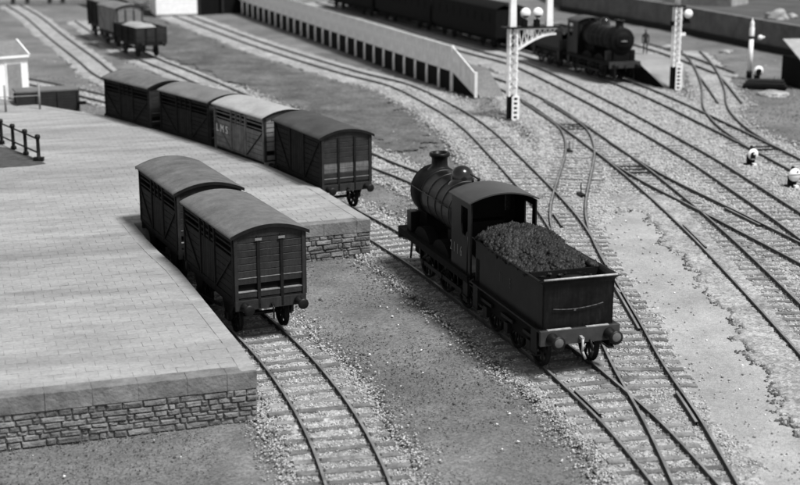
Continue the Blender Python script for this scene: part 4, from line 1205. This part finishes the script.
def ladder(parent, x0, z0, z1, w, rungs, y, m='white', t_=0.07):
    mb = MB()
    for sx in (-1, 1): mb.box(x0 + sx * w / 2 - t_ / 2, x0 + sx * w / 2 + t_ / 2, y - 0.03, y + 0.03, z0, z1)
    for k in range(rungs + 1):
        z = z0 + (z1 - z0) * k / rungs; mb.box(x0 - w / 2, x0 + w / 2, y - 0.028, y + 0.028, z - t_ / 2, z + t_ / 2)
    mb.build('ladder', M[m], parent)
def disc(parent, x_, z_, r, y=-0.2, black_low=True, name='disc', spot=False):
    MB().lathe([(0, 0), (r, 0), (r, -0.04), (0, -0.04)], (x_, y, z_), 'y', 26).build(name, M['white'], parent)
    if black_low:
        mb = MB(); pts = [(r * 0.92 * math.cos(a_), r * 0.92 * math.sin(a_)) for a_ in np.linspace(R(215), R(325), 10)]
        mb.prism([(x_ + a_, z_ + b_) for a_, b_ in pts], y - 0.055, y - 0.041)
        mb.build('black_segment', M['black'], parent)

bs = thing('bracket_signal', 'tall white lattice bracket signal with two posts and two discs on its bracket', 'signal', (6.46, 80.70, 0), R(14))
lattice(bs, 0.0, 1.35, 5.25, 0.42, 8)
MB().box(-0.26, 0.30, -0.12, 0.12, 0.0, 1.34).build('base_post', M['black'], bs)
ladder(bs, 0.17, 0.0, 1.34, 0.34, 5, -0.26, t_=0.11)
MB().box(-0.6, 2.75, -0.4, 0.4, 5.26, 5.34).build('landing', M['iron'], bs)
# curved bracket
for sy in (-0.22, 0.22):
    mb = MB(); prev = None
    for k in range(13):
        u = k / 12; x_ = 0.26 + 2.3 * u; z = 4.05 + 0.85 * math.sin(min(1.0, u * 1.05) * math.pi / 2)
        if prev: mb.bar((prev[0], sy, prev[1]), (x_, sy, z), 0.05, 0.13)
        prev = (x_, z)
    mb.build('curved_bracket', M['white'], bs)
mb = MB(); 
for k in range(7):
    xa = 0.3 + 2.2 * k / 7; xb = 0.3 + 2.2 * (k + 0.5) / 7; xc = 0.3 + 2.2 * (k + 1) / 7
    zz = lambda x_: 4.05 + 0.85 * math.sin(min(1.0, (x_ - 0.26) / 2.3 * 1.05) * math.pi / 2)
    mb.bar((xa, -0.22, 5.2), (xb, -0.22, zz(xb)), 0.04); mb.bar((xb, -0.22, zz(xb)), (xc, -0.22, 5.2), 0.04)
mb.bar((0.2, -0.22, 5.20), (2.6, -0.22, 5.20), 0.05, 0.07); mb.bar((0.2, 0.22, 5.20), (2.6, 0.22, 5.20), 0.05, 0.07)
mb.build('bracket_truss', M['white'], bs)
for x_ in (-0.02, 2.18):
    MB().add(*(lambda a_, b_: ([(x_ - a_, -a_, 5.34), (x_ + a_, -a_, 5.34), (x_ + a_, a_, 5.34), (x_ - a_, a_, 5.34), (x_ - b_, -b_, 10.5), (x_ + b_, -b_, 10.5), (x_ + b_, b_, 10.5), (x_ - b_, b_, 10.5)], [(0, 3, 2, 1), (4, 5, 6, 7), (0, 1, 5, 4), (1, 2, 6, 5), (2, 3, 7, 6), (3, 0, 4, 7)]))(0.19, 0.11)).build('signal_post', M['white'], bs)
    MB().lathe([(0.16, 0), (0.16, 0.05), (0.06, 0.12), (0.09, 0.22), (0.0, 0.45)], (x_, 0, 10.5), n=12).build('finial', M['white'], bs)
    MB().box(x_ - 1.5, x_ - 0.1, -0.20, -0.16, 9.4, 9.75).build('signal_arm', M['white'], bs)
for x_ in (0.68, 1.42):
    disc(bs, x_, 6.12, 0.30)
    MB().tube((x_, -0.1, 5.34), (x_, -0.1, 6.1), 0.05, n=8).build('disc_stand', M['black'], bs)
    MB().box(x_ - 0.16, x_ + 0.16, -0.19, 0.1, 5.34, 5.72).build('disc_lamp', M['black'], bs, bevel=0.03)

ls = thing('lattice_signal', 'tall white lattice signal post with one white disc, right of the distant locomotive', 'signal', (18.27, 92.95, 0), R(14))
lattice(ls, -0.02, 1.5, 5.45, 0.38, 10)
MB().box(-0.30, 0.30, -0.12, 0.12, 0.0, 1.49).build('base_post', M['black'], ls)
ladder(ls, 0.17, 0.0, 1.75, 0.36, 7, -0.27, t_=0.09)
MB().box(-0.45, 0.45, -0.28, 0.28, 5.45, 5.52).build('collar', M['black'], ls)
MB().tube((-0.02, 0, 5.52), (-0.02, 0, 9.5), 0.20, 0.12, n=14).build('signal_post', M['white'], ls)
disc(ls, 0.66, 4.98, 0.30, black_low=False)
MB().box(-0.45, 0.85, -0.2, 0.14, 4.36, 4.48).build('disc_bracket', M['black'], ls)
MB().box(0.5, 0.82, -0.15, 0.15, 4.48, 4.75).build('disc_lamp', M['black'], ls, bevel=0.03)
MB().box(-0.42, -0.24, -0.1, 0.1, 4.2, 4.5).build('lamp', M['black'], ls)
MB().box(0.20, 0.55, -0.2, -0.14, 3.55, 3.75).build('balance_arm', M['white'], ls)

ps = thing('post_signal', 'slim white post signal with pointed finial and a small round arm to its right', 'signal', (24.58, 98.39, 0), R(14))
MB().tube((0, 0, 0), (0, 0, 0.5), 0.2, n=14).build('base', M['black'], ps)
MB().tube((0, 0, 0.5), (0, 0, 2.75), 0.18, 0.15, n=14).build('post', M['white'], ps)
MB().tube((0, 0, 2.75), (0, 0, 2.95), 0.16, n=14).build('band', M['black'], ps)
MB().lathe([(0.17, 2.95), (0.18, 3.5), (0.13, 3.62), (0.15, 3.75), (0.13, 3.9), (0.05, 4.05), (0, 4.25)], n=14).build('finial', M['white'], ps)
disc(ps, 0.56, 2.85, 0.18, black_low=False); disc(ps, 0.86, 2.85, 0.09, y=-0.1, black_low=False, name='back_light')
MB().box(0.1, 0.9, -0.06, 0.0, 2.78, 2.86).build('arm', M['black'], ps)

fp = thing('post_signal', 'white signal post foot cut off by the top edge, above the slim post signal', 'signal', (36.45, 149.31, 0))
MB().tube((0, 0, 0), (0, 0, 6), 0.34, 0.24, n=14).build('post', M['white'], fp)
MB().box(-1.2, 0.0, -0.36, -0.30, 5.0, 5.4).build('signal_arm', M['white'], fp)

def ground_disc(label, loc, r, style, rz=R(14)):
    t = thing('ground_disc_signal', label, 'ground signal', (loc[0], loc[1], 0.0), rz, 'small round disc signals among the tracks')
    MB().box(-0.34, 0.2, -0.16, 0.2, 0.0, 0.07).build('base_plate', M['black'], t)
    MB().box(-0.17, 0.17, -0.02, 0.26, 0.07, 0.50).build('lamp_case', M['black'], t, bevel=0.03)
    MB().tube((0.0, 0.12, 0.5), (0.0, 0.12, 0.92), 0.10, 0.07, n=12).build('lamp', M['black'], t)
    zc = 0.28 + r
    d_ = MB().lathe([(0, 0), (r, 0), (r, -0.04), (0, -0.04)], (0, -0.06, zc), 'y', 28).build('disc', M['white'], t)
    if style == 'arc':
        mb = MB(); pts = [(r * 0.62 * math.cos(a_), r * 0.62 * math.sin(a_) - r * 0.12) for a_ in np.linspace(R(-10), R(190), 12)]
        mb.prism([(a_, zc + b_) for a_, b_ in pts] + [(-r * 0.45, zc - r * 0.98), (r * 0.3, zc - r * 0.98)], -0.115, -0.101); mb.build('dark_opening', M['black'], d_)
    elif style == 'half':
        mb = MB(); pts = [(r * 0.5 * math.cos(a_), r * 0.5 * math.sin(a_) - r * 0.1) for a_ in np.linspace(R(0), R(180), 12)]
        mb.prism([(a_, zc + b_) for a_, b_ in pts] + [(-r * 0.5, zc - r * 0.85), (r * 0.5, zc - r * 0.85)], -0.115, -0.101); mb.build('dark_opening', M['black'], d_)
        mb = MB(); mb.box(r * 0.05, r * 0.7, -0.125, -0.116, zc - 0.02, zc + 0.05); mb.build('white_bar', M['white'], d_)
    else:
        MB().box(-r * 0.97, r * 0.97, -0.108, -0.101, zc - 0.018, zc + 0.018).build('bar', M['van_grey'], d_)
        MB().lathe([(0, -0.101), (0.045, -0.101), (0.045, -0.112), (0, -0.112)], (0.12, 0, zc + 0.13), 'y', 10).build('spyhole', M['black'], d_)
    MB().box(-0.05, 0.12, -0.32, -0.12, 0.02, 0.12).build('crank', M['white'], t)
    return t
ground_disc('small disc signal with a dark lower half, left of the pair by the right edge', [(17.12, 66.98)][0], 0.27, 'half')
ground_disc('small all-white disc signal with a thin bar, at the right edge', [(17.75, 61.88)][0], 0.30, 'bar')
ground_disc('distant disc signal with a black centre at the foot of the slim post', [(24.92, 97.35)][0], 0.36, 'arc')

# ------------------------------------------------------------------ hut and structures at left
hc = Vector((-23.75, 89.3)); hd = Vector((0.8, 0.6)); hb = Vector((-0.6, 0.8))
hut = thing('white_hut', 'white painted hut with a grey door and felt roof at the left edge', 'hut', (hc.x, hc.y, 0), math.atan2(hd.y, hd.x))
# local: x from -4 to 0 along front, y into depth
MB().box(-4.0, 0, 0, 3.4, 0, 2.72).build('wall', M['white'], hut)
MB().box(-1.42, -0.48, -0.05, -0.005, 0.05, 2.2).build('door', M['door_grey'], hut)
MB().box(-1.50, -1.425, -0.07, -0.004, 0, 2.28).build('door_frame', M['white'], hut)
MB().box(-0.475, -0.40, -0.07, -0.004, 0, 2.28).build('door_frame', M['white'], hut)
v = [(-4.1, -0.15, 2.66), (0.05, -0.15, 2.66), (0.05, 1.75, 3.42), (-4.1, 1.75, 3.42)]
v += [(a_, b_, c_ + 0.07) for a_, b_, c_ in v]
ro = MB().add(v, [(0, 3, 2, 1), (4, 5, 6, 7), (0, 1, 5, 4), (1, 2, 6, 5), (2, 3, 7, 6), (3, 0, 4, 7)])
v = [(-4.1, 1.76, 3.42), (0.05, 1.76, 3.42), (0.05, 3.55, 2.66), (-4.1, 3.55, 2.66)]
v += [(a_, b_, c_ + 0.07) for a_, b_, c_ in v]
ro.add(v, [(0, 3, 2, 1), (4, 5, 6, 7), (0, 1, 5, 4), (1, 2, 6, 5), (2, 3, 7, 6), (3, 0, 4, 7)])
ro.build('roof', M['hutroof'], hut)
MB().prism([(0, 0)], 0, 0) if False else None
v = [(-0.02, 0, 2.72), (-0.02, 3.4, 2.72), (-0.02, 1.75, 3.41), (-4.0, 0, 2.72), (-4.0, 3.4, 2.72), (-4.0, 1.75, 3.41)]
MB().add(v, [(0, 1, 2), (5, 4, 3)]).build('gable', M['white'], hut)
mb = MB(); mb.bar((0.09, -0.17, 2.70), (0.09, 1.76, 3.49), 0.08, 0.16); mb.bar((0.09, 1.76, 3.49), (0.09, 3.57, 2.70), 0.08, 0.16); mb.build('bargeboard', M['white'], hut)
MB().bar((-4.1, -0.18, 2.66), (0.05, -0.18, 2.66), 0.06, 0.14).build('fascia', M['white'], hut)

lb = [(-21.46, 76.88), (-18.20, 76.17)]
a_, b_ = Vector((-21.3, 77.4)), Vector((-18.3, 78.6)); dd = (b_ - a_).normalized()
bk = thing('loading_bank', 'low dark timber coal bunker behind the platform below the white hut', 'bunker', (a_.x, a_.y, 0), math.atan2(dd.y, dd.x))
for k in range(7):
    MB().box(0, 3.35, -0.04, 0.04, 0.9 + k * 0.16, 1.05 + k * 0.16).build('board', M['timber_dark'] if k != 4 else M['van_end'], bk)
MB().box(0, 3.35, 0.05, 1.6, 0, 1.78).build('body', M['black'], bk)
MB().box(-0.05, 3.4, -0.06, 1.65, 1.99, 2.07).build('cover', M['wall_dark'], bk)
for x_ in (0.0, 1.1, 2.25, 3.35): MB().box(x_ - 0.06, x_ + 0.06, -0.12, -0.045, 0, 2.0).build('post', M['timber_dark'], bk)
MB().box(3.3, 3.75, -0.25, 0.1, 1.2, 1.35).build('shute', M['black'], bk)

wp = thing('wire_fence', 'two thin grey posts joined by a wire in front of the hut', 'fence', (-21.32, 75.13, PZ))
q = [(-21.32, 75.13), (-19.74, 76.17), (-18.03, 76.88)]
for k, (x_, y_) in enumerate(q[:2]): MB().tube((x_ - q[0][0], y_ - q[0][1], 0), (x_ - q[0][0], y_ - q[0][1], 1.45), 0.06, n=8).build('post', M['door_grey'], wp)
MB().tube((-1.5, 0, 0.75), (q[1][0] - q[0][0], q[1][1] - q[0][1], 0.75), 0.025, n=6).build('wire', M['door_grey'], wp)

# white building and dark shed at top
wbld = thing('white_building', 'plain white building wall at the top edge behind the distant wagons', 'building', (-22.9, 145.4, 0), math.atan2(1.1, 4.05))
MB().box(-2.15, 2.05, 0, 6, 0, 5.0).build('wall', M['white'], wbld)
MB().box(-2.4, 2.3, -0.3, 6.3, 5.0, 5.2).build('roof', M['hutroof'], wbld)
MB().box(-2.16, 2.06, -0.03, -0.002, 0, 0.25).build('plinth', M['door_grey'], wbld)
shed = thing('dark_shed', 'black shed opening at the top edge between the white building and the fence', 'shed', (-20.4, 147.2, 0), math.atan2(2.35, 4.1))
MB().box(-0.4, 4.9, 0.6, 5.0, 0, 4.2).build('wall', M['black'], shed)
MB().box(-0.5, 5.0, 0.1, 5.2, 4.2, 4.4).build('roof', M['roof_dark'], shed)
for x_ in (-0.4, 2.2, 4.85): MB().box(x_ - 0.1, x_ + 0.1, 0.2, 0.45, 0, 4.2).build('post', M['timber_dark'], shed)
# painted ground shadow behind wagons, and low wall with posts across the top left
hg = [(-36.55, 160.67), (-33.58, 154.16), (-29.71, 143.65), (-28.92, 145.86), (-24.99, 145.86), (-28.05, 163.43)]
cx = sum(p_[0] for p_ in hg) / len(hg); cy = sum(p_[1] for p_ in hg) / len(hg)
MBh = MB(); MBh.slab([(p_[0], p_[1]) for p_ in hg], -0.1, 0.02)
tag(MBh.build('ground_shadow', M['wall_base']), 'dark sheet painting the shadowed ground behind the distant wagons', 'ground shadow', kind='stuff')
lw = thing('low_wall', 'low grey wall with short dark posts across the top left corner', 'wall', (-44.67, 158.00, 0))
q = [(-44.67, 158.00), (-30.01, 163.43)]
dxy = Vector(q[1]) - Vector(q[0])
an = math.atan2(dxy.y, dxy.x); Lw = dxy.length
lw.rotation_euler.z = an
MB().box(-8, Lw + 2, 0, 0.3, 0, 0.45).build('wall', M['hutroof'], lw)
for px_ in (13, 27, 49, 62):
    MB().box(px_ * Lw / 140 - 0.22, px_ * Lw / 140 + 0.22, -0.1, 0.25, 0.3, 1.1).build('post', M['timber_dark'], lw)
MB().box(-8, Lw + 2, 0.05, 0.2, 0.95, 1.15).build('rail', M['wall_base'], lw)

# ------------------------------------------------------------------ right-hand background
rw = thing('retaining_wall', 'long dark retaining wall running behind the signals at upper right', 'wall', (0, 0, 0))
wp_ = [(17.5, 153), (20.5, 144.8), (25.4, 131.6), (28.9, 119.6), (32.6, 108)]
for a_, b_ in zip(wp_[:-1], wp_[1:]):
    a_, b_ = Vector(a_), Vector(b_); d_ = (b_ - a_).normalized(); n_ = Vector((-d_.y, d_.x))
    if n_.x < 0: n_ = -n_
    MB().slab([tuple(a_), tuple(b_), tuple(b_ + n_ * 0.6), tuple(a_ + n_ * 0.6)], -0.1, 2.35).build('wall_section', M['wall_dark'], rw)
    c1, c2 = a_ - n_ * 0.25, b_ - n_ * 0.25
    MB().slab([tuple(c1), tuple(c2), tuple(b_ - n_ * 0.003), tuple(a_ - n_ * 0.003)], -0.1, 0.42).build('footing', M['wall_base'], rw)
hl_ = [(q[0] + 0.62, q[1] + 0.25) for q in wp_]
up = [(60, 108), (60, 175), (17.0, 175)]
tag(MB().slab(hl_ + up, -0.15, 2.2).build('hillside', mat('hill_soil', 0.06, 0.6, 1.5, 0.3)), 'dark ground level with the top of the retaining wall', kind='structure')
br = thing('pale_block', 'pale low slab-sided building at the top edge behind the retaining wall', 'building', (25.22, 135.23, 2.2), -0.62)
MB().box(0, 6.8, 0, 4, 0, 1.5).build('wall', M['pale_rock'], br)
MB().box(-0.1, 6.9, -0.1, 4.1, 1.5, 1.62).build('roof', M['pale_rock'], br)
def rock(label, loc, r, name='boulder', flat=0.7, m='pale_rock'):
    import bmesh
    bm = bmesh.new(); bmesh.ops.create_icosphere(bm, subdivisions=3, radius=r)
    for v_ in bm.verts:
        s_ = 1 + 0.35 * noise.noise(v_.co * (1.4 / r) + Vector(loc)); v_.co = Vector((v_.co.x * s_, v_.co.y * s_, max(-0.25 * r, v_.co.z * s_ * flat)))
    me = bpy.data.meshes.new(name); bm.to_mesh(me); bm.free(); me.materials.append(M[m])
    o = bpy.data.objects.new(name, me); C.objects.link(o); o.location = loc
    return tag(o, label, 'rock')
rock('pale boulder on the dark bank near the top right corner', (31.69, 118.98, 2.35), 0.95)
rock('smaller pale boulder at the right edge beside the larger boulder', (33.20, 119.89, 2.3), 0.45)
rh = thing('lineside_hut', 'small dark hut with pale sloping roof cut by the right edge', 'hut', (26.75, 93.2, 0), R(12))
MB().box(0, 3.0, 0, 2.8, 0, 1.9).build('wall', M['black'], rh)
MB().box(0.35, 1.1, -0.04, -0.004, 0.05, 1.6).build('door', M['timber_dark'], rh)
v = [(-0.25, -0.3, 1.86), (3.2, -0.3, 1.86), (3.2, 3.1, 2.9), (0.1, 3.1, 2.9)]
v += [(x_, y_, z_ + 0.08) for x_, y_, z_ in v]
MB().add(v, [(0, 3, 2, 1), (4, 5, 6, 7), (0, 1, 5, 4), (1, 2, 6, 5), (2, 3, 7, 6), (3, 0, 4, 7)]).build('roof', M['pale_rock'], rh)
# dark stacked sleepers at the foot of the slim post
st = thing('timber_stack', 'low black stack of old timbers at the foot of the slim post signal', 'timber', (24.45, 93.42, 0), R(-16))
for r_ in range(3):
    for k in range(5 - r_):
        o = MB().box(-1.45 + 0.15 * r_, 1.4 - 0.1 * r_, -0.55 + k * 0.27 + r_ * 0.13, -0.31 + k * 0.27 + r_ * 0.13, r_ * 0.19, 0.185 + r_ * 0.19, jit=0.02).build('timber', M['timber_dark'] if (k + r_) % 3 else M['black'], st)
rock('low pale mound of spoil in front of the lineside hut', (24.28, 90.67, -0.02), 1.0, 'spoil_mound', 0.22, 'ballast')
for i, (px_, lab) in enumerate(zip([[(22.44, 117.64)][0], [(22.84, 112.01)][0], [(26.49, 114.05)][0]], ['flat pale stone just right of the lattice signal', 'flat pale stone between the curved rails', 'broad pale stone left of the slim post signal'])):
    rock(lab, (px_[0], px_[1], 0.02), 0.55, 'flat_stone', 0.3, 'pale_rock')

# point levers beside the tracks
def lever(loc, rz, label):
    t = thing('point_lever', label, 'lever', (loc[0], loc[1], 0.0), rz, 'point levers beside the crossover')
    MB().box(-0.12, 0.12, -0.30, 0.30, 0, 0.12).build('box', M['iron'], t)
    MB().bar((0, 0, 0.1), (0.05, 0.18, 0.55), 0.05).build('handle', M['iron'], t)
lever([(8.63, 70.38)][0], 0.2, 'small black point lever inside the upper bend of the crossover')
lever([(7.94, 60.00)][0], 0.2, 'small black point lever left of the lower crossover rail')

# ------------------------------------------------------------------ person on the far platform
pr = thing('person', 'person in dark clothes standing on the far platform left of the lattice signal', 'person', (17.83, 102.09, 1.25), R(170))
verts = [(0, 0, 0.95), (0, 0, 1.15), (0, 0, 1.38), (0, 0, 1.50), (0, 0.0, 1.60), (0, 0.01, 1.70),
         (-0.10, 0, 0.90), (-0.11, 0.02, 0.50), (-0.11, 0, 0.08), (-0.12, 0.14, 0.04),
         (0.10, 0, 0.90), (0.11, 0.05, 0.50), (0.12, -0.05, 0.08), (0.13, 0.09, 0.04),
         (-0.19, 0, 1.40), (-0.25, -0.02, 1.12), (-0.23, 0.08, 0.88), (-0.22, 0.12, 0.79),
         (0.19, 0, 1.40), (0.25, -0.02, 1.12), (0.23, 0.08, 0.88), (0.22, 0.12, 0.79)]
edges = [(0, 1), (1, 2), (2, 3), (3, 4), (4, 5), (0, 6), (6, 7), (7, 8), (8, 9), (0, 10), (10, 11), (11, 12), (12, 13), (2, 14), (14, 15), (15, 16), (16, 17), (2, 18), (18, 19), (19, 20), (20, 21)]
rad = [0.15, 0.14, 0.15, 0.07, 0.09, 0.09, 0.10, 0.075, 0.05, 0.045, 0.10, 0.075, 0.05, 0.045, 0.07, 0.055, 0.045, 0.04, 0.07, 0.055, 0.045, 0.04]
me = bpy.data.meshes.new('body'); me.from_pydata(verts, edges, []); me.materials.append(M['cloth'])
bo = bpy.data.objects.new('body', me); C.objects.link(bo); bo.parent = pr
sk = bo.modifiers.new('skin', 'SKIN')
for i, r_ in enumerate(rad): me.skin_vertices[0].data[i].radius = (r_, r_ * 0.8)
me.skin_vertices[0].data[0].use_root = True
bo.modifiers.new('sub', 'SUBSURF').levels = 1
MB().lathe([(0, -0.12), (0.07, -0.10), (0.095, 0.0), (0.085, 0.08), (0.0, 0.12)], (0, 0.035, 1.655), n=14).build('face', M['skin'], pr)
mb = MB(); mb.lathe([(0.0, 0.10), (0.07, 0.095), (0.105, 0.03), (0.11, 0.0)], (0, 0.01, 1.70), n=14); mb.box(-0.07, 0.07, 0.08, 0.19, 1.70, 1.715); mb.build('cap', M['cloth'], pr)
print('objects', len(bpy.data.objects), 'tris approx', sum(len(o.data.polygons) for o in bpy.data.objects if o.type == 'MESH'))
